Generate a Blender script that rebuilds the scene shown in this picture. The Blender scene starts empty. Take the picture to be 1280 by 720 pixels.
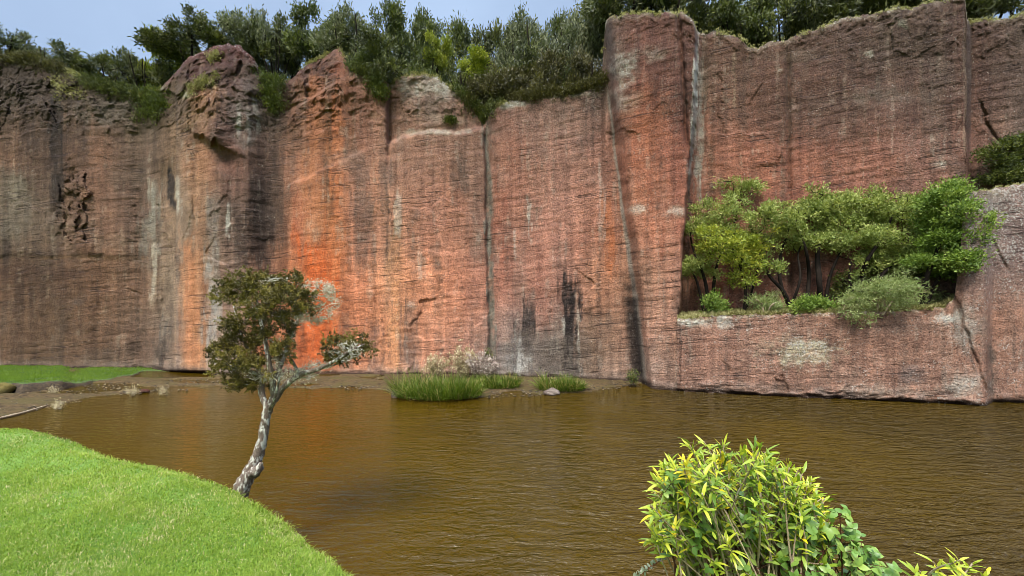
import bpy, math
import numpy as np

# ------------------------------------------------------------------ basics
SC = bpy.context.scene
COL = SC.collection
F, CX, HY, EYE = 520.0, 640.0, 375.0, 2.45       # focal length in photo pixels, horizon row, eye height over the water
RNG = np.random.default_rng(7)

def P(x, y, Y):
    """world point on the sight line of photo pixel (x, y) at depth Y metres"""
    return np.array([(x - CX) / F * Y, Y, EYE - (y - HY) / F * Y])

def sstep(a, b, x):
    t = np.clip((x - a) / (b - a), 0, 1)
    return t * t * (3 - 2 * t)

def lin(r, g, b):
    o = []
    for c in (r, g, b):
        c /= 255.0
        o.append(c / 12.92 if c <= 0.04045 else ((c + 0.055) / 1.055) ** 2.4)
    return np.array(o)

# ------------------------------------------------------------------ noise
def _h(ix, iy, seed):
    h = (ix.astype(np.int64) * 374761393 + iy.astype(np.int64) * 668265263 + seed * 2147483647) & 0xFFFFFFFF
    h = ((h ^ (h >> 13)) * 1274126177) & 0xFFFFFFFF
    h = ((h ^ (h >> 15)) * 2246822519) & 0xFFFFFFFF
    return ((h ^ (h >> 16)) & 0xFFFFFF) / float(0xFFFFFF)

def vn(x, y, seed=0):
    x = np.asarray(x, float); y = np.asarray(y, float)
    fx = np.floor(x); fy = np.floor(y)
    tx = x - fx; ty = y - fy
    tx = tx * tx * tx * (tx * (tx * 6 - 15) + 10); ty = ty * ty * ty * (ty * (ty * 6 - 15) + 10)
    ix = fx.astype(np.int64); iy = fy.astype(np.int64)
    a = _h(ix, iy, seed); b = _h(ix + 1, iy, seed); c = _h(ix, iy + 1, seed); d = _h(ix + 1, iy + 1, seed)
    return (a + (b - a) * tx) * (1 - ty) + (c + (d - c) * tx) * ty

def fbm(x, y, octv=4, seed=0, gain=0.5):
    s = 0; a = 1; t = 0
    x = np.asarray(x, float); y = np.asarray(y, float)
    for k in range(octv):
        s = s + a * (vn(x * 2 ** k + 17.3 * k, y * 2 ** k + 9.1 * k, seed + k) * 2 - 1)
        t += a; a *= gain
    return s / t

def facets(x, y, seed=0):
    """broken-rock relief: tilted planes over jittered cells, with steps where they meet"""
    ix = np.floor(x); iy = np.floor(y); best = np.full(x.shape, 9e9); out = np.zeros(x.shape)
    for dx in (-1, 0, 1):
        for dy in (-1, 0, 1):
            cx = ix + dx; cy = iy + dy
            ax = x - cx - _h(cx, cy, seed); ay = y - cy - _h(cx, cy, seed + 1)
            d = ax * ax + ay * ay
            v = (_h(cx, cy, seed + 2) - .5) + ax * (_h(cx, cy, seed + 3) - .5) * 1.6 + ay * (_h(cx, cy, seed + 4) - .2) * 1.2
            k = d < best; best = np.where(k, d, best); out = np.where(k, v, out)
    return out

# ------------------------------------------------------------------ mesh building
def mesh(name, V, faces, mat=None, parent=None, attrs=None, smooth=False, link=True):
    """V: (n,3); faces: list of int arrays (m,3)/(m,4); attrs: {name: (n,) or (n,3)}"""
    me = bpy.data.meshes.new(name)
    V = np.ascontiguousarray(V, np.float32)
    me.vertices.add(len(V)); me.vertices.foreach_set("co", V.ravel())
    faces = [np.asarray(f, np.int32) for f in faces if len(f)]
    idx = np.concatenate([f.ravel() for f in faces])
    tot = np.concatenate([np.full(len(f), f.shape[1], np.int32) for f in faces])
    start = np.concatenate([[0], np.cumsum(tot)[:-1]]).astype(np.int32)
    me.loops.add(len(idx)); me.loops.foreach_set("vertex_index", idx.astype(np.int32))
    me.polygons.add(len(tot)); me.polygons.foreach_set("loop_start", start)
    me.polygons.foreach_set("loop_total", tot)
    if smooth:
        me.polygons.foreach_set("use_smooth", np.ones(len(tot), bool))
    for k, a in (attrs or {}).items():
        a = np.asarray(a, np.float32)
        if a.ndim == 1:
            at = me.attributes.new(k, 'FLOAT', 'POINT'); at.data.foreach_set("value", a)
        else:
            at = me.attributes.new(k, 'FLOAT_COLOR', 'POINT')
            at.data.foreach_set("color", np.concatenate([a, np.ones((len(a), 1), np.float32)], 1).ravel())
    me.update(calc_edges=True)
    if mat: me.materials.append(mat)
    if not link: return me
    return obj(name, me, parent)

def obj(name, me, parent=None):
    o = bpy.data.objects.new(name, me); COL.objects.link(o)
    if parent: o.parent = parent
    return o

def tag(o, label=None, cat=None, group=None, kind=None):
    if label: o["label"] = label
    if cat: o["category"] = cat
    if group: o["group"] = group
    if kind: o["kind"] = kind
    return o

def empty(name, loc, label, cat, group=None, rz=0):
    o = bpy.data.objects.new(name, None); COL.objects.link(o)
    o.location = loc; o.rotation_euler = (0, 0, rz); o.empty_display_size = 0.2
    return tag(o, label, cat, group)

def gridfaces(nr, nc):
    i = np.arange(nr - 1)[:, None] * nc + np.arange(nc - 1)[None, :]
    i = i.ravel()
    return np.stack([i, i + 1, i + 1 + nc, i + nc], 1)

class Buf:
    def __init__(s): s.V = []; s.F4 = []; s.F3 = []; s.A = []; s.n = 0
    def add(s, V, F4=None, F3=None, a=None):
        if F4 is not None and len(F4): s.F4.append(np.asarray(F4) + s.n)
        if F3 is not None and len(F3): s.F3.append(np.asarray(F3) + s.n)
        s.V.append(V); s.A.append(np.zeros(len(V)) if a is None else np.broadcast_to(a, (len(V),)))
        s.n += len(V)
    def build(s, name, mat, parent=None, smooth=False, link=True, offset=(0, 0, 0)):
        f = []
        if s.F4: f.append(np.concatenate(s.F4))
        if s.F3: f.append(np.concatenate(s.F3))
        return mesh(name, np.concatenate(s.V) - np.asarray(offset), f, mat, parent, {"rnd": np.concatenate(s.A)}, smooth, link)

def nrm(v): return v / (np.linalg.norm(v, axis=-1, keepdims=True) + 1e-9)

def tube(buf, pts, rad, sides=6, rough=0.0, rng=RNG, sub=1, a=0.5):
    pts = np.asarray(pts, float); rad = np.asarray(rad, float)
    if sub > 1:                                                    # smooth the path by Catmull-Rom
        q = np.vstack([2 * pts[0] - pts[1], pts, 2 * pts[-1] - pts[-2]])
        out = []; ro = []
        for i in range(len(pts) - 1):
            for k in range(sub):
                t = k / sub
                p0, p1, p2, p3 = q[i], q[i + 1], q[i + 2], q[i + 3]
                out.append(0.5 * (2 * p1 + (p2 - p0) * t + (2 * p0 - 5 * p1 + 4 * p2 - p3) * t * t + (3 * p1 - p0 - 3 * p2 + p3) * t ** 3))
                ro.append(rad[i] * (1 - t) + rad[i + 1] * t)
        out.append(pts[-1]); ro.append(rad[-1]); pts = np.array(out); rad = np.array(ro)
    n = len(pts)
    T = nrm(np.gradient(pts, axis=0))
    up = np.array([0.31, 0.83, 0.46])
    A = nrm(np.cross(T, up)); B = np.cross(T, A)
    ang = np.linspace(0, 2 * np.pi, sides, endpoint=False)
    rr = rad[:, None] * (1 + rough * rng.normal(size=(n, sides)))
    V = pts[:, None, :] + rr[..., None] * (np.cos(ang)[None, :, None] * A[:, None] + np.sin(ang)[None, :, None] * B[:, None])
    V = np.vstack([V.reshape(-1, 3), pts[-1:] + T[-1:] * rad[-1]])
    i = np.arange(n - 1)[:, None] * sides; j = np.arange(sides)[None, :]
    k = (j + 1) % sides
    F4 = np.stack([i + j, i + k, i + sides + k, i + sides + j], -1).reshape(-1, 4)
    b = (n - 1) * sides
    F3 = np.stack([b + np.arange(sides), b + (np.arange(sides) + 1) % sides, np.full(sides, n * sides)], 1)
    buf.add(V, F4, F3, a)

def leaf_quads(buf, C, D, L, W, rnd, rng=RNG, fold=0.25):
    """rhombic leaves folded on the midrib: C base points, D directions, L lengths, W widths"""
    n = len(C); D = nrm(D)
    R = nrm(rng.normal(size=(n, 3))); S = nrm(np.cross(D, R)); N = np.cross(S, D)
    L = np.broadcast_to(L, (n,))[:, None]; W = np.broadcast_to(W, (n,))[:, None]
    mid = C + D * L * 0.5
    V = np.stack([C, mid + S * W * 0.5 + N * W * fold, C + D * L, mid - S * W * 0.5 + N * W * fold], 1).reshape(-1, 3)
    i = np.arange(n)[:, None] * 4
    F3 = np.concatenate([i + np.array([[0, 1, 2]]), i + np.array([[0, 2, 3]])])
    buf.add(V, None, F3, np.repeat(np.broadcast_to(rnd, (n,)), 4))

LEAF_T = np.array([0, .22, .5, .78, 1.0])
def big_leaves(buf, C, D, UP, L, W, rnd, droop=0.25, prof=(0.2, .75, 1, .78, 0.06), fold=0.3):
    """broad leaves, five stations, V-folded and drooping"""
    n = len(C); D = nrm(D); S = nrm(np.cross(D, UP)); N = np.cross(S, D)
    L = np.broadcast_to(L, (n,)); W = np.broadcast_to(W, (n,)); droop = np.broadcast_to(droop, (n,))
    V = np.zeros((n, 5, 3, 3))
    for k, t in enumerate(LEAF_T):
        c = C + D * (L * t)[:, None] - N * (L * droop * t * t)[:, None]
        w = (W * prof[k] * 0.5)[:, None]
        V[:, k, 0] = c + S * w + N * w * fold; V[:, k, 1] = c; V[:, k, 2] = c - S * w + N * w * fold
    f = []
    for k in range(4):
        for s in (0, 1):
            a = k * 3 + s
            f.append([a, a + 1, a + 4, a + 3])
    F4 = (np.arange(n)[:, None, None] * 15 + np.array(f)[None]).reshape(-1, 4)
    buf.add(V.reshape(-1, 3), F4, None, np.repeat(np.broadcast_to(rnd, (n,)), 15))

# ------------------------------------------------------------------ materials
class NT:
    def __init__(s, name):
        s.m = bpy.data.materials.new(name); s.m.use_nodes = True
        s.t = s.m.node_tree; s.t.nodes.clear()
        s.out = s.n('ShaderNodeOutputMaterial')
    def n(s, typ, ins=None, **kw):
        x = s.t.nodes.new(typ)
        for k, v in kw.items(): setattr(x, k, v)
        for k, v in (ins or {}).items(): s.set(x, k, v)
        return x
    def set(s, x, k, v):
        sock = x.inputs[k]
        if hasattr(v, 'outputs'): v = v.outputs[0]
        if isinstance(v, bpy.types.NodeSocket): s.t.links.new(v, sock)
        else: sock.default_value = v
    def coords(s, scale=(1, 1, 1), rot=(0, 0, 0)):
        tc = s.n('ShaderNodeTexCoord')
        mp = s.n('ShaderNodeMapping', {'Vector': tc.outputs['Object'], 'Scale': scale, 'Rotation': rot})
        return mp.outputs[0]
    def noise(s, vec, scale, detail=4, rough=0.55, dist=0.0):
        return s.n('ShaderNodeTexNoise', {'Vector': vec, 'Scale': scale, 'Detail': detail, 'Roughness': rough, 'Distortion': dist}).outputs['Fac']
    def rng(s, v, a, b, c, d):
        return s.n('ShaderNodeMapRange', {0: v, 1: a, 2: b, 3: c, 4: d}).outputs[0]
    def math(s, op, a, b=0.0):
        return s.n('ShaderNodeMath', {0: a, 1: b}, operation=op).outputs[0]
    def mix(s, f, a, b, mode='MIX'):
        x = s.n('ShaderNodeMix', data_type='RGBA', blend_type=mode)
        s.set(x, 0, f); s.set(x, 6, a); s.set(x, 7, b)
        return x.outputs[2]
    def attr(s, name): return s.n('ShaderNodeAttribute', attribute_name=name)
    def ramp(s, v, stops):
        r = s.n('ShaderNodeValToRGB', {'Fac': v})
        e = r.color_ramp.elements
        while len(e) < len(stops): e.new(0.5)
        for i, (p, c) in enumerate(stops):
            e[i].position = p; e[i].color = (*c[:3], 1)
        return r.outputs[0]
    def surf(s, sh): s.t.links.new(sh.outputs[0] if hasattr(sh, 'outputs') else sh, s.out.inputs['Surface']); return s.m

def c4(c): return (float(c[0]), float(c[1]), float(c[2]), 1.0)

def leaf_mat(name, stops, trans=0.3, rough=0.5, spec=0.35):
    """leaf colour from each leaf's own number, light passing partly through"""
    t = NT(name)
    col = t.ramp(t.attr('rnd').outputs['Fac'], stops)
    bs = t.n('ShaderNodeBsdfPrincipled', {'Base Color': col, 'Roughness': rough, 'Specular IOR Level': spec})
    tcol = t.mix(1.0, col, (1.1, 1.15, 0.55, 1), 'MULTIPLY')
    tr = t.n('ShaderNodeBsdfTranslucent', {'Color': tcol})
    return t.surf(t.n('ShaderNodeMixShader', {0: trans, 1: bs, 2: tr}))

def bark_mat(name, c0, c1, c2, scale=9, white=0.5):
    t = NT(name)
    v = t.coords((1, 1, 0.5))
    a = t.noise(v, scale, 5, 0.65)
    b = t.noise(v, scale * 3.1, 4, 0.6)
    col = t.mix(t.rng(b, 0.3, 0.7, 0, 1), c4(c0), c4(c1))
    col = t.mix(t.rng(a, white, white + 0.07, 0, 1), col, c4(c2))
    bmp = t.n('ShaderNodeBump', {'Height': b, 'Strength': 0.8, 'Distance': 0.02})
    return t.surf(t.n('ShaderNodeBsdfPrincipled', {'Base Color': col, 'Roughness': 0.95, 'Specular IOR Level': 0.12, 'Normal': bmp}))

def rock_mat(name):
    t = NT(name)
    col = t.n('ShaderNodeAttribute', attribute_name='Col').outputs['Color']
    v = t.coords()
    sp3 = t.n('ShaderNodeSeparateXYZ', {0: v})                    # the quarry's tool courses, rising gently to the right
    zt = t.math('MULTIPLY', t.math('SUBTRACT', sp3.outputs['Z'], t.math('MULTIPLY', sp3.outputs['X'], 0.10)), 6.5)
    vh = t.n('ShaderNodeCombineXYZ', {0: t.math('MULTIPLY', sp3.outputs['X'], 0.95), 1: t.math('MULTIPLY', sp3.outputs['Y'], 0.95), 2: zt}).outputs[0]
    n1 = t.noise(v, 3.2, 7, 0.62)
    n2 = t.noise(v, 24, 5, 0.7)
    nh = t.noise(vh, 1.5, 6, 0.66, 0.8)
    hm = t.rng(t.noise(v, 0.55, 3, 0.6), 0.42, 0.6, 0.15, 1.0)   # some stretches keep the marks, others are weathered smooth
    nh = t.math('ADD', t.math('MULTIPLY', t.math('SUBTRACT', nh, 0.5), hm), 0.5)
    nv = t.noise(t.coords((3.2, 3.2, 0.18)), 1.3, 4, 0.6)         # vertical run-off streaks
    col = t.mix(1.0, col, t.ramp(n1, [(0.25, (0.66, 0.64, 0.64)), (0.5, (1, 1, 1)), (0.75, (1.22, 1.2, 1.16))]), 'MULTIPLY')
    col = t.mix(0.55, col, t.ramp(nv, [(0.28, (0.68, 0.66, 0.68)), (0.5, (1, 1, 1)), (0.72, (1.2, 1.2, 1.18))]), 'MULTIPLY')
    col = t.mix(1.0, col, t.ramp(n2, [(0.3, (0.42, 0.42, 0.44)), (0.5, (1, 1, 1)), (0.7, (1.5, 1.46, 1.4))]), 'MULTIPLY')
    col = t.mix(0.45, col, t.ramp(nh, [(0.3, (0.62, 0.6, 0.6)), (0.48, (1, 1, 1)), (0.75, (1.18, 1.15, 1.1))]), 'MULTIPLY')
    vd = t.n('ShaderNodeCombineXYZ', {0: t.math('MULTIPLY', sp3.outputs['X'], 0.7), 1: t.math('MULTIPLY', sp3.outputs['Y'], 0.7), 2: t.math('MULTIPLY', zt, 1.7)}).outputs[0]
    nd = t.noise(vd, 1.5, 3, 0.55, 0.25)
    dash = t.math('MULTIPLY', t.rng(nd, 0.40, 0.34, 0, 1), hm)    # thin dark saw cuts
    col = t.mix(t.math('MULTIPLY', dash, 0.62), col, (0.045, 0.03, 0.025, 1))
    # pale lichen flecks, thick where the "lich" attribute is high
    lich = t.attr('lich').outputs['Fac']
    sp = t.noise(v, 17, 4, 0.72)
    thr = t.math('SUBTRACT', 0.735, t.math('MULTIPLY', lich, 0.24))
    f = t.rng(t.math('SUBTRACT', sp, thr), 0.0, 0.05, 0, 0.8)
    col = t.mix(f, col, (0.42, 0.39, 0.33, 1))
    fl = t.noise(v, 26, 4, 0.8)                                  # pale grains and crusts everywhere
    f2 = t.math('MULTIPLY', t.rng(fl, 0.60, 0.66, 0, 0.85), t.rng(n1, 0.42, 0.62, 0.25, 1))
    col = t.mix(f2, col, (0.40, 0.36, 0.31, 1))
    f3 = t.math('MULTIPLY', t.rng(fl, 0.40, 0.33, 0, 0.7), t.rng(n1, 0.6, 0.4, 0.3, 1))
    col = t.mix(f3, col, (0.035, 0.026, 0.022, 1))
    # small dark pits
    vo = t.n('ShaderNodeTexVoronoi', {'Vector': v, 'Scale': 9.0}).outputs['Distance']
    pit = t.math('MULTIPLY', t.rng(vo, 0.05, 0.16, 1, 0), t.rng(t.noise(v, 5, 2), 0.5, 0.6, 0, 0.85))
    col = t.mix(pit, col, (0.03, 0.022, 0.02, 1))
    h = t.math('ADD', t.math('MULTIPLY', n2, 0.9), t.math('MULTIPLY', nh, 0.7))
    h = t.math('SUBTRACT', h, t.math('ADD', t.math('MULTIPLY', pit, 0.7), t.math('MULTIPLY', dash, 0.5)))
    h = t.math('ADD', h, t.math('MULTIPLY', t.noise(v, 70, 3, 0.6), 0.25))
    bmp = t.n('ShaderNodeBump', {'Height': h, 'Strength': 1.0, 'Distance': 0.05})
    return t.surf(t.n('ShaderNodeBsdfPrincipled', {'Base Color': col, 'Roughness': 0.92, 'Specular IOR Level': 0.2, 'Normal': bmp}))

def water_mat():
    t = NT('pond_water')
    v = t.coords()
    w1 = t.noise(t.coords((1.0, 2.7, 1), (0, 0, 0.12)), 2.3, 4, 0.55, 0.9)
    w2 = t.noise(t.coords((1.0, 2.4, 1), (0, 0, -0.2)), 7.5, 4, 0.55, 0.7)
    patch = t.math('MULTIPLY', t.rng(t.noise(v, 0.22, 2), 0.35, 0.65, 0.35, 1.0), t.rng(t.n('ShaderNodeSeparateXYZ', {0: v}).outputs['X'], -4.0, 4.5, 0.22, 1.7))     # gusts: some of the pond is calmer
    h = t.math('MULTIPLY', t.math('ADD', t.math('MULTIPLY', w1, 0.13), t.math('MULTIPLY', w2, 0.05)), patch)
    bmp = t.n('ShaderNodeBump', {'Height': h, 'Strength': 1.0, 'Distance': 1.0})
    mud = t.mix(t.rng(t.noise(v, 0.5, 3), 0.35, 0.65, 0, 1), (0.058, 0.0335, 0.0018, 1), (0.044, 0.0262, 0.0015, 1))
    return t.surf(t.n('ShaderNodeBsdfPrincipled', {'Base Color': mud, 'Roughness': 0.03, 'IOR': 1.333, 'Specular IOR Level': 0.36, 'Normal': bmp}))

def soil_mat(name, c0, c1, c2, scale=12):
    t = NT(name)
    v = t.coords()
    a = t.noise(v, scale, 6, 0.7); b = t.noise(v, scale * 0.16, 4, 0.6); c = t.noise(v, scale * 4, 3, 0.7)
    col = t.mix(t.rng(a, 0.35, 0.65, 0, 1), c4(c0), c4(c1))
    col = t.mix(t.rng(b, 0.45, 0.62, 0, 0.8), col, c4(c2))
    col = t.mix(t.rng(c, 0.62, 0.7, 0, 0.6), col, (0.3, 0.26, 0.2, 1))
    bmp = t.n('ShaderNodeBump', {'Height': t.math('ADD', a, c), 'Strength': 0.9, 'Distance': 0.03})
    return t.surf(t.n('ShaderNodeBsdfPrincipled', {'Base Color': col, 'Roughness': 0.95, 'Specular IOR Level': 0.15, 'Normal': bmp}))

M = {}
M['rock'] = rock_mat('quarry_rock')
M['water'] = water_mat()
M['mud'] = soil_mat('wet_gravel_mud', lin(108, 88, 58), lin(58, 46, 30), lin(88, 78, 44), 11)
M['turf'] = soil_mat('turf_soil', lin(78, 120, 30), lin(100, 138, 42), lin(70, 104, 28), 9)
M['bank'] = soil_mat('earth_bank', lin(58, 44, 28), lin(36, 28, 18), lin(66, 58, 30), 14)
M['plateau'] = soil_mat('clifftop_soil', lin(48, 46, 26), lin(60, 50, 32), lin(50, 60, 28), 5)
M['stone'] = soil_mat('grey_boulder', lin(128, 112, 100), lin(80, 68, 60), lin(160, 146, 132), 10)
M['yellow_stone'] = soil_mat('ochre_boulder', lin(128, 112, 62), lin(92, 84, 44), lin(110, 100, 60), 9)
M['red_stone'] = soil_mat('red_boulder', lin(92, 52, 40), lin(60, 38, 30), lin(84, 60, 48), 10)
G = lambda r, g, b: tuple(lin(r, g, b))
M['grass'] = leaf_mat('lawn_blade', [(0, G(86, 116, 32)), (.35, G(118, 146, 44)), (.7, G(148, 168, 60)), (.93, G(172, 180, 90)), (1, G(196, 184, 134))], 0.35, 0.5, 0.3)
M['dark_leaf'] = leaf_mat('dark_evergreen_leaf', [(0, G(42, 46, 22)), (.5, G(74, 80, 36)), (1, G(120, 122, 58))], 0.2)
M['grey_leaf'] = leaf_mat('grey_green_leaf', [(0, G(56, 61, 38)), (.5, G(96, 101, 66)), (1, G(138, 140, 96))], 0.22)
M['mid_leaf'] = leaf_mat('mid_green_leaf', [(0, G(42, 50, 22)), (.5, G(76, 86, 34)), (1, G(122, 126, 54))], 0.25)
M['brown_leaf'] = leaf_mat('brown_green_leaf', [(0, G(46, 43, 24)), (.5, G(76, 72, 36)), (1, G(112, 104, 50))], 0.2)
M['lime_leaf'] = leaf_mat('lime_leaf', [(0, G(86, 98, 30)), (.5, G(132, 140, 42)), (1, G(178, 178, 60))], 0.3)
M['ledge_leaf'] = leaf_mat('pale_green_leaf', [(0, G(80, 94, 42)), (.4, G(134, 148, 74)), (.8, G(176, 182, 104)), (1, G(204, 198, 116))], 0.3)
M['ledge_leaf_green'] = leaf_mat('bright_green_leaf', [(0, G(64, 86, 30)), (.5, G(110, 134, 52)), (1, G(156, 172, 80))], 0.3)
M['ledge_leaf_yellow'] = leaf_mat('yellowing_leaf', [(0, G(88, 104, 30)), (.5, G(140, 152, 48)), (1, G(192, 184, 66))], 0.3)
M['heather_leaf'] = leaf_mat('olive_heather_leaf', [(0, G(50, 45, 16)), (.5, G(94, 84, 30)), (.9, G(140, 126, 50)), (1, G(160, 146, 80))], 0.2)
M['lichen'] = leaf_mat('beard_lichen', [(0, G(138, 132, 112)), (.5, G(184, 178, 156)), (1, G(216, 210, 190))], 0.2, 0.9, 0.1)
M['spray_leaf'] = leaf_mat('grey_green_spray', [(0, G(92, 108, 58)), (.5, G(136, 150, 88)), (1, G(178, 182, 120))], 0.3)
M['sedge'] = leaf_mat('sedge_blade', [(0, G(58, 72, 22)), (.5, G(98, 120, 34)), (.9, G(136, 152, 54)), (1, G(172, 158, 98))], 0.3)
M['straw'] = leaf_mat('dry_straw', [(0, G(130, 114, 80)), (.5, G(186, 170, 130)), (1, G(228, 218, 186))], 0.2, 0.8, 0.2)
M['dead'] = leaf_mat('dead_grey_foliage', [(0, G(126, 106, 96)), (.5, G(182, 164, 152)), (1, G(222, 210, 196))], 0.15, 0.9, 0.1)
M['moss'] = leaf_mat('cliff_moss', [(0, G(90, 86, 48)), (.5, G(142, 136, 86)), (1, G(190, 184, 132))], 0.2, 0.8, 0.2)
M['yel_leaf'] = leaf_mat('yellow_green_lance_leaf', [(0, G(88, 116, 32)), (.35, G(138, 158, 48)), (.75, G(190, 192, 62)), (1, G(226, 200, 40))], 0.32, 0.38, 0.45)
M['bramble_leaf'] = leaf_mat('bramble_leaf', [(0, G(58, 88, 30)), (.5, G(108, 140, 56)), (1, G(168, 184, 92))], 0.25, 0.4, 0.45)
M['grey_twig_leaf'] = leaf_mat('grey_small_leaf', [(0, G(110, 122, 100)), (1, G(170, 176, 156))], 0.2)
M['bark'] = bark_mat('dark_bark', lin(30, 25, 21), lin(46, 39, 33), lin(84, 80, 70), 7, 0.66)
M['white_bark'] = bark_mat('lichened_bark', lin(84, 72, 62), lin(136, 120, 106), lin(196, 192, 178), 26, 0.515)
M['twig'] = bark_mat('pale_twig', lin(130, 112, 88), lin(168, 150, 124), lin(200, 188, 166), 20, 0.6)
M['red_twig'] = bark_mat('red_brown_stem', lin(92, 56, 42), lin(70, 44, 34), lin(110, 84, 60), 20, 0.65)

# ------------------------------------------------------------------ the cliff
I = np.interp
def top_y(u):
    x = [-260, 0, 20, 45, 75, 110, 145, 180, 200, 212, 230, 258, 282, 300, 318, 332, 345, 362, 385, 408, 424, 428, 437, 462, 478, 488, 500, 520, 545, 558, 572, 590, 604, 606, 611, 613,
         640, 660, 700, 735, 752, 754, 757, 765, 780, 820, 856, 866, 873, 900, 920, 932, 938, 950, 980, 1010, 1050, 1100, 1150, 1203, 1206, 1209, 1213, 1240, 1280, 1500]
    y = [60, 74, 74, 72, 84, 98, 112, 118, 112, 100, 78, 61, 55, 58, 76, 104, 108, 98, 82, 68, 60, 66, 88, 92, 100, 104, 96, 92, 96, 104, 116, 130, 148, 152, 140, 135,
         126, 124, 118, 110, 104, 60, 28, 20, 16, 15, 16, 28, 42, 42, 46, 56, 60, 57, 50, 40, 26, 14, 8, -6, -4, 24, 28, 25, 18, -10]
    return I(u, x, y)

def depth0(u):
    x = [-260, -160, 0, 60, 110, 160, 178, 200, 235, 270, 310, 332, 345, 362, 400, 440, 470, 500, 540, 604, 640, 700, 750, 800]
    d = [14.2, 14.6, 15.0, 14.8, 14.6, 14.7, 14.75, 14.4, 13.85, 13.6, 13.75, 14.1, 14.15, 13.95, 13.75, 13.62, 13.58, 13.55, 13.5, 13.42, 13.3, 13.0, 12.65, 12.45]
    return I(u, x, d)

def depth_pillar(u): return I(u, [750, 790, 850, 880], [12.05, 11.75, 11.2, 11.1])
def depth_right(u): return I(u, [840, 880, 980, 1100, 1204, 1208, 1214, 1280, 1500], [12.6, 12.45, 12.0, 11.35, 10.8, 10.85, 11.15, 10.85, 10.0])
def pil_l(y): return I(y, [0, 15, 103, 250, 370, 480, 520], [752, 752, 757, 774, 790, 801, 802])
def pil_r(y): return I(y, [-20, 15, 40, 150, 250, 390, 520], [862, 866, 871, 867, 858, 849, 848])

def cliff_depth(u, y):
    d = depth0(u)
    # rounded buttress and lean-back of the crests
    d = d + 0.012 * np.clip(120 - y, 0, 80) * np.exp(-((u - 275) / 60) ** 2)
    d = d + 0.010 * np.clip(130 - y, 0, 90) * np.exp(-((u - 90) / 110) ** 2)
    d = d + 0.010 * np.clip(105 - y, 0, 60) * sstep(335, 350, u) * (1 - sstep(425, 440, u))
    # overhanging nose on the buttress, sharp below
    nose_y = 172 + 0.45 * (u - 262) + 9 * fbm(u / 9, u * 0, 3, 40, 0.6)
    nose = np.exp(-((u - 264) / 24.0) ** 2) * np.where(y < nose_y, np.exp(-((y - nose_y) / 55.0) ** 2), np.exp(-((y - nose_y) / 4.0) ** 2))
    d = d - 0.36 * nose
    d = d + 0.16 * np.exp(-((u - 272 - (y - 185) * 0.5) / 13) ** 2) * np.exp(-((y - 197) / 16) ** 2)
    # hollow running down under the nose
    d = d + 0.28 * np.exp(-((u - 212 - 6 * np.sin(y / 40)) / 15) ** 2) * sstep(190, 230, y) * (1 - sstep(380, 460, y))
    # broken blocks on the left wall
    m = np.exp(-(((u - 92) / 22) ** 2 + ((y - 262) / 48) ** 2) ** 2)
    d = d + 0.05 * (sstep(316, 324, y + 3 * fbm(u / 15, y / 15, 3, 9))) * (1 - sstep(140, 185, u))      # a step along the left wall
    # valley between left wall and buttress
    d = d + 0.12 * np.exp(-((u - 178 - (y - 200) * 0.02) / 16) ** 2) * sstep(120, 180, y)
    # upper block set back over the mid panel, with its ledge
    yl = I(u, [480, 500, 540, 575, 604], [184, 172, 163, 166, 158]) + 2.5 * fbm(u / 6, u * 0 + 2, 3, 21)
    blkm = sstep(483, 487, u) * (1 - sstep(603, 607, u))
    d = d + 0.38 * blkm * (1 - sstep(yl - 3, yl + 3, y))
    d = d + 0.12 * np.exp(-((u - 486 - 2 * fbm(y / 9, u * 0, 3, 77)) / 3) ** 2) * (1 - sstep(190, 225, y))
    # the vertical cleft
    uc = I(y, [140, 300, 470], [608, 611.5, 616])
    uc = uc + 1.3 * fbm(y / 20, u * 0, 4, 81, 0.55)
    d = d + 0.20 * np.exp(-((u - uc) / (3.8 + 1.2 * fbm(y / 24, u * 0 + 3, 3, 82))) ** 4) * (1 - 0.55 * sstep(430, 475, y))
    # diagonal shelf over the left of the mid panel
    ys = 230 - (u - 365) * 0.47
    d = d + 0.10 * sstep(-3, 2, ys - y + 3 * fbm(u / 8, y / 8, 2, 33)) * sstep(350, 372, u) * (1 - sstep(440, 480, u))
    ys = 118 - (u - 345) * 0.62
    d = d + 0.22 * sstep(-2, 3, ys + 32 - y) * sstep(350, 365, u) * (1 - sstep(424, 436, u))
    # pillar stands forward, leaning left edge; right wall behind it
    w = sstep(-2, 17, u - pil_l(y) + 2.2 * fbm(y / 34, u * 0, 4, 71, 0.5))
    d = d * (1 - w) + depth_pillar(u) * w
    wr = sstep(-1.5, 2.5, u - pil_r(y) + 2.0 * fbm(y / 22, u * 0 + 5, 3, 72))
    d = d * (1 - wr) + depth_right(u) * wr
    gv = np.exp(-((u - pil_r(y) - 9) / 6) ** 2)
    d = d + 0.15 * gv
    cr = I(y, [20, 80, 130, 215], [848, 853, 856, 860])                                                # split in the pillar's right shoulder
    d = d + 0.22 * np.exp(-((u - cr - 1.5 * fbm(y / 12, u * 0, 2, 73)) / 2.6) ** 2) * (1 - sstep(150, 215, y))
    # hanging crack on the upper right wall
    ck = I(y, [125, 150, 190, 215], [1222, 1232, 1258, 1290])
    d = d + 0.07 * np.exp(-((u - ck - 4 * fbm(y / 10, u * 0, 3, 80)) / 2.5) ** 2) * sstep(120, 135, y)
    d = d + 0.10 * np.exp(-((u - 985 - 0.01 * (y - 60)) / 3) ** 2) * sstep(55, 90, y)
    # water-cut notch along the foot
    d = d + 0.35 * sstep(463, 466, y) * sstep(158, 175, u) * (1 - sstep(255, 270, u))
    d = d - 0.05 * sstep(440, 470, y)
    return d

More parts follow.
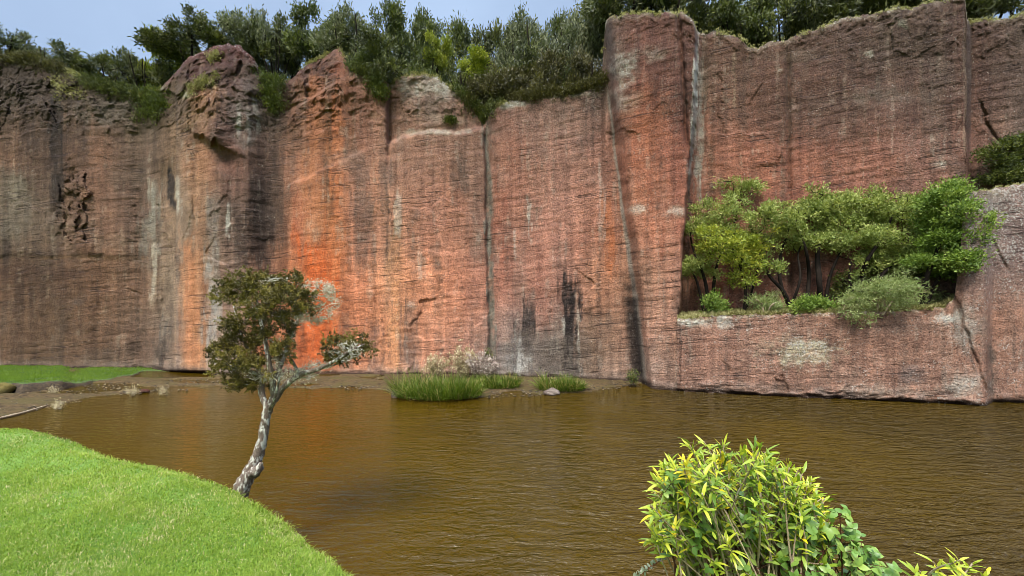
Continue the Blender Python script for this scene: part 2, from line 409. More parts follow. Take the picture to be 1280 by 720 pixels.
def rock_relief(X, Z, u, y, amp=1.0):
    """relief in metres, along the sight line"""
    r = 0.07 * fbm(X * 0.5, Z * 0.4, 3, 100) + 0.022 * fbm(X * 1.9, Z * 1.9, 4, 110)
    r = r + 0.016 * fbm(X * 1.1 + 0.6 * Z, Z * 8.5 - 0.9 * X, 4, 120)              # tool courses
    r = r + 0.016 * fbm(X * 8, Z * 8, 3, 130, 0.7)
    chip = fbm(X * 1.3, Z * 1.7, 5, 140, 0.6); r = r + 0.045 * (np.floor(chip * 7) / 7 - chip) * sstep(0.0, 0.4, fbm(X * 0.35, Z * 0.35, 2, 150))
    rug = (u < 442) * (1 - sstep(120, 190, y)) + 0.55 * (u >= 442) * (u < 610) * (1 - sstep(130, 175, y)) + 0.3 * (u > 610) * (1 - sstep(40, 90, y))
    rk = np.abs(fbm(X * 1.1 + 3, Z * 1.5 - 0.5 * X, 5, 160, 0.6)); r = r + rug * (0.05 * (0.22 - rk) + 0.05 * fbm(X * 2.6, Z * 3.4 - X, 5, 165, 0.62) + 0.04 * fbm(X * 9, Z * 9, 3, 170, 0.7))
    wx = X + 0.25 * fbm(X * 2, Z * 2, 3, 180); wz = Z + 0.25 * fbm(X * 2, Z * 2, 3, 190)
    r = r + np.clip(rug, 0, 1) * (0.16 * facets(wx * 1.1, wz * 1.4, 60) + 0.08 * facets(wx * 2.7, wz * 3.3, 70))
    m = np.exp(-(((u - 92) / 24) ** 2 + ((y - 262) / 50) ** 2) ** 2) * (X < 0)
    r = r + m * (0.30 * facets(wx * 1.6, wz * 1.3, 80) + 0.1 * facets(wx * 4, wz * 4, 85))
    r = r + 0.05 * facets(wx * 0.9, wz * 0.7, 90) * sstep(0.05, 0.3, fbm(X * 0.4 + 7, Z * 0.5, 3, 195))
    return r * amp

# base colours of the rock read off as a coarse table (columns x, rows y)
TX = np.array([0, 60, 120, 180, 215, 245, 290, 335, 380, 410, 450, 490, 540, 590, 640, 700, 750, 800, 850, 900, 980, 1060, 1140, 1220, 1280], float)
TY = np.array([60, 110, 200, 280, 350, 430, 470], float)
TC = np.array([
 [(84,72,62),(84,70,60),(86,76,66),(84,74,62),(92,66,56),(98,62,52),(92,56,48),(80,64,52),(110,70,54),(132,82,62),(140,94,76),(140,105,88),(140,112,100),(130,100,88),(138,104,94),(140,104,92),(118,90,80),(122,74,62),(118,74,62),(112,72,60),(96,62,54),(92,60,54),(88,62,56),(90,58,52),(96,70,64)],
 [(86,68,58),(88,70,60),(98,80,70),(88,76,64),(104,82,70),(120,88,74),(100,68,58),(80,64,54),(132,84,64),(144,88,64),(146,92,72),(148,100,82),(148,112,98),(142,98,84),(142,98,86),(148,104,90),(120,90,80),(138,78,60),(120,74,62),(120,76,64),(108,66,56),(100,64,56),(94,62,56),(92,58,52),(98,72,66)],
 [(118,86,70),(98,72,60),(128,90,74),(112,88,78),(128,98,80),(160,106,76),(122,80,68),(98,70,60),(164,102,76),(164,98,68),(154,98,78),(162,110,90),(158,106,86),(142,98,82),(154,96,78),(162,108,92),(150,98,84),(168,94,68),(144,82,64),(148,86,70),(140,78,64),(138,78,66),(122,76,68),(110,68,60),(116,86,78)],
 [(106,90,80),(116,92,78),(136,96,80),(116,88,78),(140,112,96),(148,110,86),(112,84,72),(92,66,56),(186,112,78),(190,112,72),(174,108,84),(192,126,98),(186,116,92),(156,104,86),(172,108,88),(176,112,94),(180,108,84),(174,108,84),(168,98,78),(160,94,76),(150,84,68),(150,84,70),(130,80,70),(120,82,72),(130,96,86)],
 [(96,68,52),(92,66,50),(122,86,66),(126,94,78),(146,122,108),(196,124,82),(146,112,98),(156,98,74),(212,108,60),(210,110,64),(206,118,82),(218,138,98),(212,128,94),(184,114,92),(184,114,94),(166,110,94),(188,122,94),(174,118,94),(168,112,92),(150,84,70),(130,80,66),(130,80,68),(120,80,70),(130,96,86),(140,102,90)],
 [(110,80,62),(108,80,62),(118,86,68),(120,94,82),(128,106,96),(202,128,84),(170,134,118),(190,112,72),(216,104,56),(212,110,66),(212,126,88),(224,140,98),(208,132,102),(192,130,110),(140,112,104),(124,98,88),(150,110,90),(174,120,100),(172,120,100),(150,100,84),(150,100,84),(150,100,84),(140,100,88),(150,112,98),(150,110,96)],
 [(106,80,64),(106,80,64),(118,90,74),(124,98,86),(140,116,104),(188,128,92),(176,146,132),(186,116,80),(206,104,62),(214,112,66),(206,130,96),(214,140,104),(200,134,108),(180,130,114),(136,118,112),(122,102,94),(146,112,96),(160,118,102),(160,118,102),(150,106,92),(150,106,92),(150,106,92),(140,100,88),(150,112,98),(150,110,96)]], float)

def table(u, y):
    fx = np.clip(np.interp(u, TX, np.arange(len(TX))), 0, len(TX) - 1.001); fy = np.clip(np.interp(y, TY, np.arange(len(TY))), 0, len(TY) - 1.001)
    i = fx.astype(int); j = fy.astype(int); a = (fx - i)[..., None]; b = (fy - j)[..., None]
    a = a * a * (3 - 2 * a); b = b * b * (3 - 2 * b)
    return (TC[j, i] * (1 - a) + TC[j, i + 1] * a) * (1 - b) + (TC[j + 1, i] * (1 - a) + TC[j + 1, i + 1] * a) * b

DK, WH, GY = (58, 44, 38), (196, 188, 178), (118, 108, 102)
# stains running down the rock: x0,y0,x1,y1, half width, colour, strength
STAINS = [
 (69,105,72,275,9,(56,44,38),.85),(40,90,38,200,9,DK,.35),(100,120,102,210,8,DK,.3),(345,70,345,300,9,(78,60,52),.5),(327,220,325,345,14,(64,48,42),.6),(308,260,306,335,5,DK,.55),
 (318,200,317,335,4,DK,.5),(295,250,300,330,6,(70,52,46),.5),(236,290,238,470,11,(208,126,82),.65),(267,330,266,470,11,(174,158,150),.8),(268,240,268,340,9,(128,112,104),.6),
 (248,235,250,330,9,(166,110,80),.5),(190,225,192,300,5,WH,.6),(195,300,190,385,4,WH,.55),(206,395,200,470,6,(100,92,90),.6),(213,212,215,262,3.5,(40,34,34),.8),(222,220,222,270,3,WH,.5),
 (198,230,176,330,14,(126,120,116),.6),(205,420,203,470,3,DK,.6),(197,430,199,470,2.5,DK,.5),(288,258,284,300,3,WH,.6),(300,130,298,175,3,WH,.65),(310,135,312,185,5,(170,165,160),.55),(318,120,322,170,3,WH,.45),
 (395,70,386,300,12,(200,112,68),.45),(411,110,412,300,5,(104,66,42),.65),(424,100,414,470,12,(216,112,62),.5),(440,110,442,220,6,(130,84,60),.5),(455,190,452,340,15,(118,88,76),.6),(470,200,468,300,5,(200,126,92),.4),
 (375,230,372,330,8,(196,104,72),.5),(394,300,400,470,22,(228,94,36),.75),(468,400,470,470,9,(140,100,88),.55),(484,230,484,340,2,DK,.4),(494,270,495,470,8,(226,150,100),.5),(498,238,496,300,4,WH,.5),
 (512,380,513,470,11,(134,100,88),.65),(527,318,527,352,4,WH,.4),(545,180,540,300,20,(150,100,84),.35),(570,220,572,420,14,(200,116,84),.3),(596,160,600,330,8,(136,96,82),.5),
 (608,140,616,478,4.5,(128,116,106),.95),(626,220,628,350,7,(170,92,70),.5),(643,284,643,322,1.8,WH,.5),(662,250,662,302,2,WH,.65),(661,375,660,470,2.5,WH,.4),(663,374,655,476,9,(60,48,44),.95),
 (646,402,645,472,3.5,(64,54,50),.6),(649,415,648,474,4,(200,194,190),.6),(653,440,651,474,9,(206,204,202),.85),(713,340,712,478,11,(46,36,33),1.0),(712,380,712,478,7,(44,34,31),1.0),(723,385,724,470,2,WH,.6),(704,395,704,420,3,WH,.6),
 (640,425,640,476,24,(122,112,110),.55),(698,420,690,476,34,(104,90,82),.6),(736,380,738,476,13,(118,88,70),.5),(680,300,678,420,14,(176,104,84),.4),(750,205,752,300,4,(200,184,176),.45),(758,240,764,350,7,(206,108,62),.65),
 (770,110,775,140,8,WH,.3),(872,50,862,250,3,(222,214,208),.95),(877,80,873,260,5,(156,142,134),.85),(866,120,858,390,4,(96,70,60),.6),(880,40,884,140,4,(130,110,96),.4),(986,55,987,235,3,(74,50,44),.6),
 (1207,-5,1205,210,1.8,(160,124,104),.7),(1212,20,1211,200,4,(70,48,44),.5),(835,250,838,380,12,(184,120,96),.4),(812,200,815,330,16,(190,104,74),.4),(1060,100,1062,230,30,(104,72,62),.35),
 (917,60,918,140,2,(180,160,130),.4),(930,70,928,160,10,(88,62,54),.45),(1170,100,1165,210,18,(96,72,66),.45),(20,210,16,300,22,(116,104,94),.5),(9,300,9,330,3,DK,.4),
]
# patches: x, y, rx, ry, colour, strength
PATCH = [
  (780,85,20,26,(176,170,158),.6),(788,125,16,16,(168,158,146),.5),(818,70,20,10,(160,150,136),.5),(798,262,14,8,(196,188,176),.55),(845,265,14,8,(190,182,170),.5),(640,130,30,6,(180,178,168),.75),(700,118,45,5,(160,152,138),.6),
 (540,110,40,14,(178,170,160),.65),(560,150,30,8,(150,130,112),.4),(545,165,50,4,(170,164,148),.55),(255,120,24,22,(190,124,80),.55),(244,150,16,14,(180,130,92),.5),(290,68,36,14,(92,48,42),.7),(245,88,26,14,(86,48,42),.7),
 (252,105,18,5,(176,172,130),.6),(232,118,8,5,(196,192,150),.7),(305,150,26,34,(128,112,108),.4),(130,140,45,20,(112,102,96),.55),(30,110,40,26,(78,64,56),.5),(400,85,28,14,(82,52,44),.7),(420,88,10,10,(176,86,56),.5),
 (20,235,26,22,(122,112,102),.4),(97,378,7,4,(96,80,76),.7),(290,390,5,4,(120,110,104),.4),(515,382,8,5,(206,184,172),.55),(578,360,5,3,(110,72,60),.6),(540,380,60,50,(214,128,90),.25),(430,200,26,16,(150,112,98),.4),
 (730,260,60,40,(164,112,98),.35),(690,150,60,25,(150,112,100),.4),(1020,150,110,40,(92,62,56),.45),(1090,60,90,40,(88,66,60),.4),(1040,205,110,26,(164,92,74),.4),(940,200,40,40,(156,84,66),.35),(990,70,40,10,(126,110,98),.3),
 (885,90,12,40,(110,84,72),.4),(810,150,35,40,(176,98,66),.45),(1255,85,26,40,(92,62,58),.4),(1128,28,9,7,(186,184,168),.7),(1085,68,8,5,(170,165,150),.6),(974,88,4,3.5,(206,200,186),.8),(1176,205,10,5,(196,188,178),.6),
 (685,440,60,28,(128,108,98),.4),(805,455,25,24,(168,136,122),.4),(150,300,60,10,(140,112,98),.4),(120,322,70,3,(156,116,90),.55),(60,340,90,7,(84,58,46),.5),(60,420,90,30,(104,76,58),.3),(1110,120,60,12,(120,104,98),.45)]

def paint(u, y):
    """rock colour (sRGB 0-255) and lichen amount at photo coordinates"""
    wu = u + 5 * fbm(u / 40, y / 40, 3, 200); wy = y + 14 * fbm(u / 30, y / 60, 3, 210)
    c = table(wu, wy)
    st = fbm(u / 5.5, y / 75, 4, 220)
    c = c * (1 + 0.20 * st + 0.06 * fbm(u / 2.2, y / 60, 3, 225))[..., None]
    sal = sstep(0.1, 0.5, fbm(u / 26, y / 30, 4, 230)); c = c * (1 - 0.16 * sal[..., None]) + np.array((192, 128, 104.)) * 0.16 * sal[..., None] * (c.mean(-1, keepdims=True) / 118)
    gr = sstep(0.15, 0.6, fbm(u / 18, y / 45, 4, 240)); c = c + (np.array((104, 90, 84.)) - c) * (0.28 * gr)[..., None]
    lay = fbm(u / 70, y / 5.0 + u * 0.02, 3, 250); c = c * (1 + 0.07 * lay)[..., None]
    lich = 0.25 + 0.3 * fbm(u / 30, y / 24, 3, 260)
    nz = fbm(u / 3.5, y / 26, 3, 270); nz2 = fbm(u / 9, y / 9, 4, 280, 0.6); nz3 = fbm(u / 2.5, y / 4, 3, 290, 0.6)
    for x0, y0, x1, y1, w, col, s in STAINS:
        sel = (u > min(x0, x1) - 3.2 * w - 4) & (u < max(x0, x1) + 3.2 * w + 4) & (y > y0 - 25) & (y < y1 + 25)
        uu, yy = u[sel], y[sel]
        t = (yy - y0) / (y1 - y0)
        e = np.abs(uu - (x0 + (x1 - x0) * np.clip(t, 0, 1)) + (0.9 * w + 1.5) * nz[sel] + 2.2 * nz3[sel]) / w + 0.55 * nz2[sel]
        n2 = nz2[sel]
        L = (y1 - y0)
        m = 1.15 * (1 - sstep(0.3, 1.3, e)) * sstep(-0.08, 0.16, t + 0.22 * nz[sel]) * (1 - sstep(0.8, 1.08, t + 0.16 * nz[sel])) * s * np.clip(0.95 + 0.7 * n2, 0.2, 1.1)
        c[sel] = c[sel] + (np.array(col, float) - c[sel]) * np.clip(m, 0, 1)[..., None]
        if sum(col) > 520: lich[sel] += 0.5 * m
    for x, yc, rx, ry, col, s in PATCH:
        sel = (np.abs(u - x) < rx * 1.9) & (np.abs(y - yc) < ry * 1.9)
        e = np.sqrt(((u[sel] - x) / rx) ** 2 + ((y[sel] - yc) / ry) ** 2) + 0.9 * nz2[sel] + 0.4 * nz3[sel]
        m = (1 - sstep(0.3, 1.3, e)) * s * np.clip(1 + 0.9 * nz3[sel], 0.1, 1.2)
        c[sel] = c[sel] + (np.array(col, float) - c[sel]) * m[..., None]
        if sum(col) > 480: lich[sel] += 0.6 * m
    # grey reveal down the pillar's left side, with the shadow near the water painted in black
    dp = u - pil_l(y) + 1.5 * nz[:] ; st = sstep(-1, 2, dp) * (1 - sstep(0.7, 1.1, dp / I(y, [100, 220, 320, 480], [3, 4, 7, 9]))) * (u > 700) * (u < 830) * sstep(85, 130, y)
    c = c + (np.array((160, 148, 138.)) - c) * (0.8 * st)[..., None]
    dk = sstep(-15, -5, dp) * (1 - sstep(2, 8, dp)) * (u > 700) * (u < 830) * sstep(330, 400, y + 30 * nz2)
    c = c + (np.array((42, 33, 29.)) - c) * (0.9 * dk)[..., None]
    # scattered grey-white run-off and dark seep lines
    run = sstep(0.18, 0.5, fbm(u / 6.0, y / 60, 4, 295, 0.6) + 0.25 * nz3) * sstep(-0.2, 0.35, nz2); c = c + (np.array((186, 172, 160.)) - c) * (0.32 * run)[..., None]
    seep = sstep(0.22, 0.6, fbm(u / 9.0 + 0.5 * nz3, y / 110, 4, 297, 0.55)) * np.clip(0.8 + nz2, 0.2, 1.2); c = c + (np.array((84, 66, 58.)) - c) * (0.36 * seep)[..., None]
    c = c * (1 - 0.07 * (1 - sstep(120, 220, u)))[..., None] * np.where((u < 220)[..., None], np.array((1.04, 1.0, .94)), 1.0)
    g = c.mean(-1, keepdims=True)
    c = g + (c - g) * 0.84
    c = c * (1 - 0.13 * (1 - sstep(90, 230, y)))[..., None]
    c = c * np.array((1.0, 1.035, 0.985))
    up = sstep(870, 890, u) * (1 - sstep(230, 260, y)); c = c + np.array((12, 12, 8.)) * up[..., None]
    return c, lich

def to_lin(c):
    c = np.clip(c, 0, 255) / 255.0
    return np.where(c <= 0.04045, c / 12.92, ((c + 0.055) / 1.055) ** 2.4)

ALB = 0.86      # photo value -> base colour under this light
def build_cliff():
    us = np.concatenate([np.arange(-240, -6, 5.0), np.arange(-6, 1286, 1.35), np.arange(1286, 1480, 5.0)])
    nr = 380
    ty = top_y(us) + 3.2 * fbm(us / 9, us * 0, 5, 300, 0.65) + 2.2 * (np.floor(3 * fbm(us / 14, us * 0, 2, 302)) / 3)
    tt = np.linspace(0, 1, nr)[:, None]
    U = np.broadcast_to(us, (nr, len(us))).copy()
    yb = 500.0
    Y = yb + (ty[None, :] - yb) * tt
    D = cliff_depth(U, Y)
    X = (U - CX) / F * D; Z = EYE - (Y - HY) / F * D
    rel = rock_relief(X, Z, U, Y)
    top = np.clip(1 - (Y - ty[None, :]) / 14.0, 0, 1); roll = np.clip(1 - (Y - ty[None, :]) / 7.0, 0, 1) * (0.55 + 0.45 * fbm(U / 9, U * 0, 3, 305))
    rel = rel + 0.09 * top * fbm(U / 4, Y / 4, 3, 310)
    D = D - rel * (1 - 0.35 * top) + 0.28 * roll ** 2
    V = np.stack([(U - CX) / F * D, D, EYE - (Y - HY) / F * D], -1)
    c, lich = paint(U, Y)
    # crusty vegetated rim
    rim = sstep(0.25, 1.0, top) * sstep(-0.15, 0.35, fbm(U / 7, Y / 6, 3, 320) + 0.25)
    rc = np.where((U < 200)[..., None], np.array((74, 66, 48.)), np.array((140, 136, 112.)))
    rc = np.where(((U > 205) & (U < 345))[..., None], np.array((92, 52, 44.)), rc)
    rc = np.where(((U > 345) & (U < 436))[..., None], np.array((92, 62, 52.)), rc)
    rc = np.where((U > 860)[..., None], np.array((112, 102, 76.)), rc)
    c = c + (rc - c) * (0.6 * rim)[..., None]
    lich = lich + 0.5 * rim
    wl = HY + EYE * F / D
    tide = sstep(-14, -4, Y - wl + 4 * fbm(U / 14, Y / 8, 3, 340)); c = c + (np.array((150, 136, 124.)) - c) * (0.4 * tide)[..., None]
    wet = sstep(-6, -2, Y - wl + 3 * fbm(U / 10, Y / 6, 3, 345)); c = c + (np.array((62, 48, 38.)) - c) * (0.8 * wet)[..., None]
    # the plateau behind the rim
    ze = V[-1, :, 2]; De = V[-1, :, 1]
    k = 41; pad = np.pad(ze, k, mode='edge'); zs = np.convolve(pad, np.ones(2 * k + 1) / (2 * k + 1), 'valid')
    back = np.array([0.25, 0.6, 1.1, 1.8, 2.8, 4.2, 6.0, 9, 14, 22, 34])
    rows = []
    for b in back:
        s = sstep(0.4, 5.0, b)
        z = ze * (1 - s) + np.minimum(zs, 20) * s + 0.12 * b - 0.25 * sstep(0.2, 1.5, b)
        Dn = De + b
        rows.append(np.stack([(us - CX) / F * Dn, Dn, z + 0.12 * fbm(us / 9, us * 0 + b, 3, 330) * sstep(0, 1, b)], -1))
    R = np.array(rows)
    VV = np.concatenate([V, R], 0)
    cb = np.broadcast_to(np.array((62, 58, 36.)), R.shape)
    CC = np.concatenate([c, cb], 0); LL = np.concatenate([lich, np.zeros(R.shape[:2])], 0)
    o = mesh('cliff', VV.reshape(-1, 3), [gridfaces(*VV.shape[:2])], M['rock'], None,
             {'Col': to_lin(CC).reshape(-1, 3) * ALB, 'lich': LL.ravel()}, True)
    tag(o, 'tall red brown quarry cliff with vertical clefts and stains behind the pond', 'cliff', kind='structure')
    return us, V, VV, back, De

US, CV, CVV, BACK, DEDGE = build_cliff()

def edge_at(u):
    i = np.clip(np.searchsorted(US, u), 0, len(US) - 1)
    return CVV[len(CV) - 1, i]

def plateau_z(u, Y):
    i = int(np.clip(np.searchsorted(US, u), 0, len(US) - 1))
    b = Y - DEDGE[i]
    col = CVV[len(CV) - 1:, i]
    return float(np.interp(Y, col[:, 1], col[:, 2]))

def cliff_pt(u, y):
    i = int(np.clip(np.searchsorted(US, u), 0, len(US) - 1))
    col = CV[:, i]
    yy = HY - (col[:, 2] - EYE) * F / col[:, 1]
    j = int(np.argmin(np.abs(yy - y)))
    return col[j]

# ------------------------------------------------------------------ the ledge block at right
def ledge_front(u): return I(u, [846, 1000, 1190, 1228, 1234, 1240, 1300, 1500], [11.12, 10.46, 9.78, 9.6, 9.62, 9.95, 9.8, 9.1])
def ledge_top(u): return I(u, [846, 860, 900, 980, 1050, 1130, 1180, 1193, 1200, 1205, 1209, 1240, 1280, 1500], [399, 398, 394, 392, 390, 388, 384, 372, 318, 252, 240, 236, 229, 190])
LT = [(848,400,905,400,0,0,0)]
L_PATCH = [(870,402,30,7,(196,192,180),.7),(905,404,14,9,(186,182,172),.6),(1000,440,48,20,(190,182,150),.6),(1010,430,26,8,(204,196,164),.55),(1205,480,32,14,(196,186,178),.6),(1110,490,90,10,(140,124,112),.45),
 (1140,470,18,14,(120,108,110),.5),(1205,410,24,30,(176,172,166),.5),(1185,400,18,8,(200,196,190),.6),(1240,300,34,40,(134,120,118),.5),(1245,250,40,14,(164,160,148),.65),(1230,242,26,6,(176,170,120),.6),
 (1280,280,30,60,(130,104,98),.5),(1260,400,26,60,(170,112,90),.45),(1120,410,80,10,(136,104,92),.4),(950,420,60,14,(178,124,104),.4),(880,440,30,20,(170,112,92),.35),(930,485,90,8,(120,92,78),.5),
 (880,470,40,16,(180,126,106),.4),(1060,470,40,16,(178,134,116),.35),(1130,447,22,10,(178,128,106),.4),(1225,345,20,18,(150,108,94),.4),(1180,440,20,12,(180,130,110),.4)]
L_STAIN = [(1238,250,1241,262,3,(210,208,204),.7),(1243,258,1244,275,3,(206,202,198),.6),(1252,245,1253,300,5,(168,160,152),.4),(1226,300,1232,340,2,(60,50,48),.6),(1190,395,1222,470,2,(96,72,62),.7),(1232,250,1236,300,3,(86,74,72),.5),
 (1240,430,1240,500,4,(96,78,68),.6),(984,400,985,480,1.5,(140,110,96),.4),(850,400,850,490,2,(96,66,56),.6),(1268,300,1262,470,8,(140,110,98),.4),(1216,270,1222,330,4,(150,146,142),.5)]

def build_ledge():
    us = np.concatenate([np.arange(846, 1286, 1.2), np.arange(1286, 1480, 5.0)])
    nr = 150
    ty = ledge_top(us) + 2.0 * fbm(us / 5, us * 0, 4, 400)
    tt = np.linspace(0, 1, nr)[:, None]
    U = np.broadcast_to(us, (nr, len(us))).copy()
    Y = 540.0 + (ty[None, :] - 540.0) * tt
    D = np.broadcast_to(ledge_front(us), U.shape).copy()
    ck = I(Y, [370, 400, 500], [1192, 1203, 1236])
    D = D + 0.05 * np.exp(-((U - ck - 3 * fbm(Y / 12, U * 0, 3, 78)) / 2.5) ** 2) * (Y > 372)
    ck2 = I(Y, [255, 290, 345], [1224, 1236, 1262]); D = D + 0.04 * np.exp(-((U - ck2 - 3 * fbm(Y / 9, U * 0, 3, 79)) / 2) ** 2) * sstep(262, 275, Y) * (1 - sstep(330, 345, Y))
    X = (U - CX) / F * D; Z = EYE - (Y - HY) / F * D
    rel = rock_relief(X + 40, Z, U, Y, 0.75)
    top = np.clip(1 - (Y - ty[None, :]) / 12.0, 0, 1); roll = np.clip(1 - (Y - ty[None, :]) / 5.0, 0, 1) * (0.55 + 0.45 * fbm(U / 7, U * 0, 3, 406))
    D = D - rel * (1 - 0.4 * top) + 0.2 * roll ** 2 + 0.05 * top * fbm(U / 4, Y / 4, 3, 407)
    wl = ledge_front(us)[None, :] * 0 + HY + EYE * F / D                  # waterline row
    foot = sstep(-22, 0, Y - wl)
    D = D - 0.06 * foot * sstep(0.0, 0.4, fbm(U / 30, Y / 9, 3, 405) + 0.2) + 0.10 * sstep(-5, 2, Y - wl)
    V = np.stack([(U - CX) / F * D, D, EYE - (Y - HY) / F * D], -1)
    base = np.zeros(U.shape + (3,)) + np.array((160, 114, 98.))
    base = base + (np.array((128, 102, 94.)) - base) * sstep(1195, 1212, U)[..., None] * (1 - sstep(340, 400, Y))[..., None]
    global TC, STAINS, PATCH
    S0, P0, T0 = STAINS, PATCH, TC
    STAINS, PATCH = L_STAIN, L_PATCH
    TC = np.broadcast_to(np.array((158, 110, 93.)), TC.shape)
    c, lich = paint(U, Y); STAINS, PATCH, TC = S0, P0, T0
    c = c + (np.array((124, 106, 100.)) - c) * (0.6 * sstep(1195, 1212, U) * (1 - sstep(330, 400, Y)))[..., None]
    c = c + (np.array((140, 128, 118.)) - c) * (0.55 * foot * sstep(-0.3, 0.3, fbm(U / 14, Y / 8, 3, 410)))[..., None]
    wet = sstep(-7, -2, Y - wl + 3 * fbm(U / 12, Y / 6, 3, 420)); c = c + (np.array((58, 44, 34.)) - c) * (0.85 * wet)[..., None]
    rim = sstep(0.3, 1.0, top) * sstep(-0.2, 0.3, fbm(U / 6, Y / 5, 3, 430)); c = c + (np.array((176, 170, 140.)) - c) * (0.55 * rim)[..., None]
    lich = lich + 0.22 + 0.4 * rim + 0.35 * sstep(1198, 1212, U) * (1 - sstep(300, 420, Y))
    ze = V[-1, :, 2]; De = V[-1, :, 1]; Db = np.maximum(depth_right(us) + 0.5, De + 0.6)
    rows = []
    for s in (0.06, 0.15, 0.3, 0.5, 0.75, 1.0):
        Dn = De + (Db - De) * s
        rows.append(np.stack([(us - CX) / F * Dn, Dn, ze + 0.10 * s + 0.05 * fbm(us / 6, us * 0 + s * 9, 3, 440)], -1))
    R = np.array(rows); VV = np.concatenate([V, R], 0)
    cb = np.broadcast_to(np.array((92, 88, 48.)), R.shape)
    lt = np.zeros(R.shape[:2]) + 0.2
    o = mesh('rock_ledge', VV.reshape(-1, 3), [gridfaces(*VV.shape[:2])], M['rock'], None,
             {'Col': to_lin(np.concatenate([c, cb], 0)).reshape(-1, 3) * ALB, 'lich': np.concatenate([lich, lt], 0).ravel()}, True)
    tag(o, 'low flat topped rock ledge carrying small trees beside the water', 'rock ledge', kind='structure')
    return us, VV, nr
LU, LV, LNR = build_ledge()
def ledge_pt(u, s=0.4):
    i = int(np.clip(np.searchsorted(LU, u), 0, len(LU) - 1))
    col = LV[LNR - 1:, i]
    Yq = col[0, 1] + (col[-1, 1] - col[0, 1]) * s
    return np.array([(LU[i] - CX) / F * Yq, Yq, np.interp(Yq, col[:, 1], col[:, 2])])

# ------------------------------------------------------------------ ground sheet, water, mud flats
tag(mesh('ground', np.array([[-400, -400, -1.5], [400, -400, -1.5], [400, 400, -1.5], [-400, 400, -1.5.__float__()]]), [[[0, 1, 2, 3]]], M['plateau']), 'dark earth lying under pond and cliff', 'ground', kind='structure')
tag(mesh('water', np.array([[-60, -30, 0], [60, -30, 0], [60, 24, 0], [-60, 24, 0.0]]), [[[0, 1, 2, 3]]], M['water']), 'murky brown rippled pond water', 'water', kind='structure')

def mud():
    xs = np.arange(-22, 5.5, 0.05); ysx = np.arange(7.0, 16.5, 0.05)
    X, Y = np.meshgrid(xs, ysx)
    u = CX + F * X / Y; y = HY + EYE * F / Y
    edge = I(u, [-400, 0, 60, 130, 200, 270, 380, 480, 495, 530, 600, 650, 690, 735, 760, 800, 830], [560, 524, 511, 497, 492, 487, 487, 489, 500, 503, 499, 493, 495, 492, 488, 484, 470])
    s = edge - y + 3.5 * fbm(X * 1.3, Y * 1.3, 4, 500)
    h = -0.09 + 0.055 * sstep(-6, 10, s) + 0.075 * sstep(-2, 6, s)
    # shallow water channel along the wall foot at left, and puddles
    ch = sstep(474, 470, y + 1.5 * fbm(X, Y, 3, 505)) * sstep(150, 175, u) * (1 - sstep(262, 275, u))
    h = h - 0.10 * ch - 0.075 * sstep(0.05, 0.3, fbm(X * 0.8, Y * 2.0, 3, 510)) * (u < 480) * sstep(496, 488, y)
    h = h + 0.018 * fbm(X * 5, Y * 5, 4, 520)
    V = np.stack([X, Y, h], -1)
    o = mesh('mud_flat', V.reshape(-1, 3), [gridfaces(*X.shape)], M['mud'], None, None, True)
    tag(o, 'wet gravelly mud flat along the foot of the cliff', 'mud', kind='structure')
mud()

def gravel():
    rng = np.random.default_rng(55); n = 9000
    u = rng.uniform(-60, 800, n); y = np.where(u < 480, rng.uniform(474, 522, n), rng.uniform(471, 500, n))
    edge = I(u, [-400, 0, 60, 130, 200, 270, 380, 480, 530, 600, 690, 760, 800], [560, 524, 511, 497, 492, 487, 487, 489, 503, 499, 495, 488, 484])
    k = (y < edge) & (u > I(y, [470, 480, 492], [260, 140, 0])) & (fbm(u / 20, y / 6, 3, 56) > -0.15); u, y = u[k], y[k]; n = len(u)
    Y = EYE * F / (y - HY); C = np.stack([(u - CX) / F * Y, Y, rng.uniform(0.005, 0.045, n)], 1)
    O = np.array([[1, 0, 0], [0, 1, 0], [-1, 0, 0], [0, -1, 0], [0, 0, 1], [0, 0, -1.]])
    T = np.array([[0, 1, 4], [1, 2, 4], [2, 3, 4], [3, 0, 4], [1, 0, 5], [2, 1, 5], [3, 2, 5], [0, 3, 5]])
    R = rng.uniform(0.008, 0.03, n)
    V = C[:, None] + O[None] * R[:, None, None] * rng.uniform(.6, 1.3, (n, 6, 1)) * np.array([1.3, 1, .6])
    t = NT('pebble'); col = t.ramp(t.attr('rnd').outputs['Fac'], [(0, G(48, 40, 30)), (.6, G(84, 72, 54)), (1, G(140, 126, 100))])
    t.surf(t.n('ShaderNodeBsdfPrincipled', {'Base Color': col, 'Roughness': .9}))
    tag(mesh('gravel', V.reshape(-1, 3), [(np.arange(n)[:, None, None] * 6 + T[None]).reshape(-1, 3)], t.m, None, {'rnd': np.repeat(rng.random(n), 6)}), 'pebbles and bits of bark scattered over the mud flat', 'gravel', kind='stuff')
gravel()

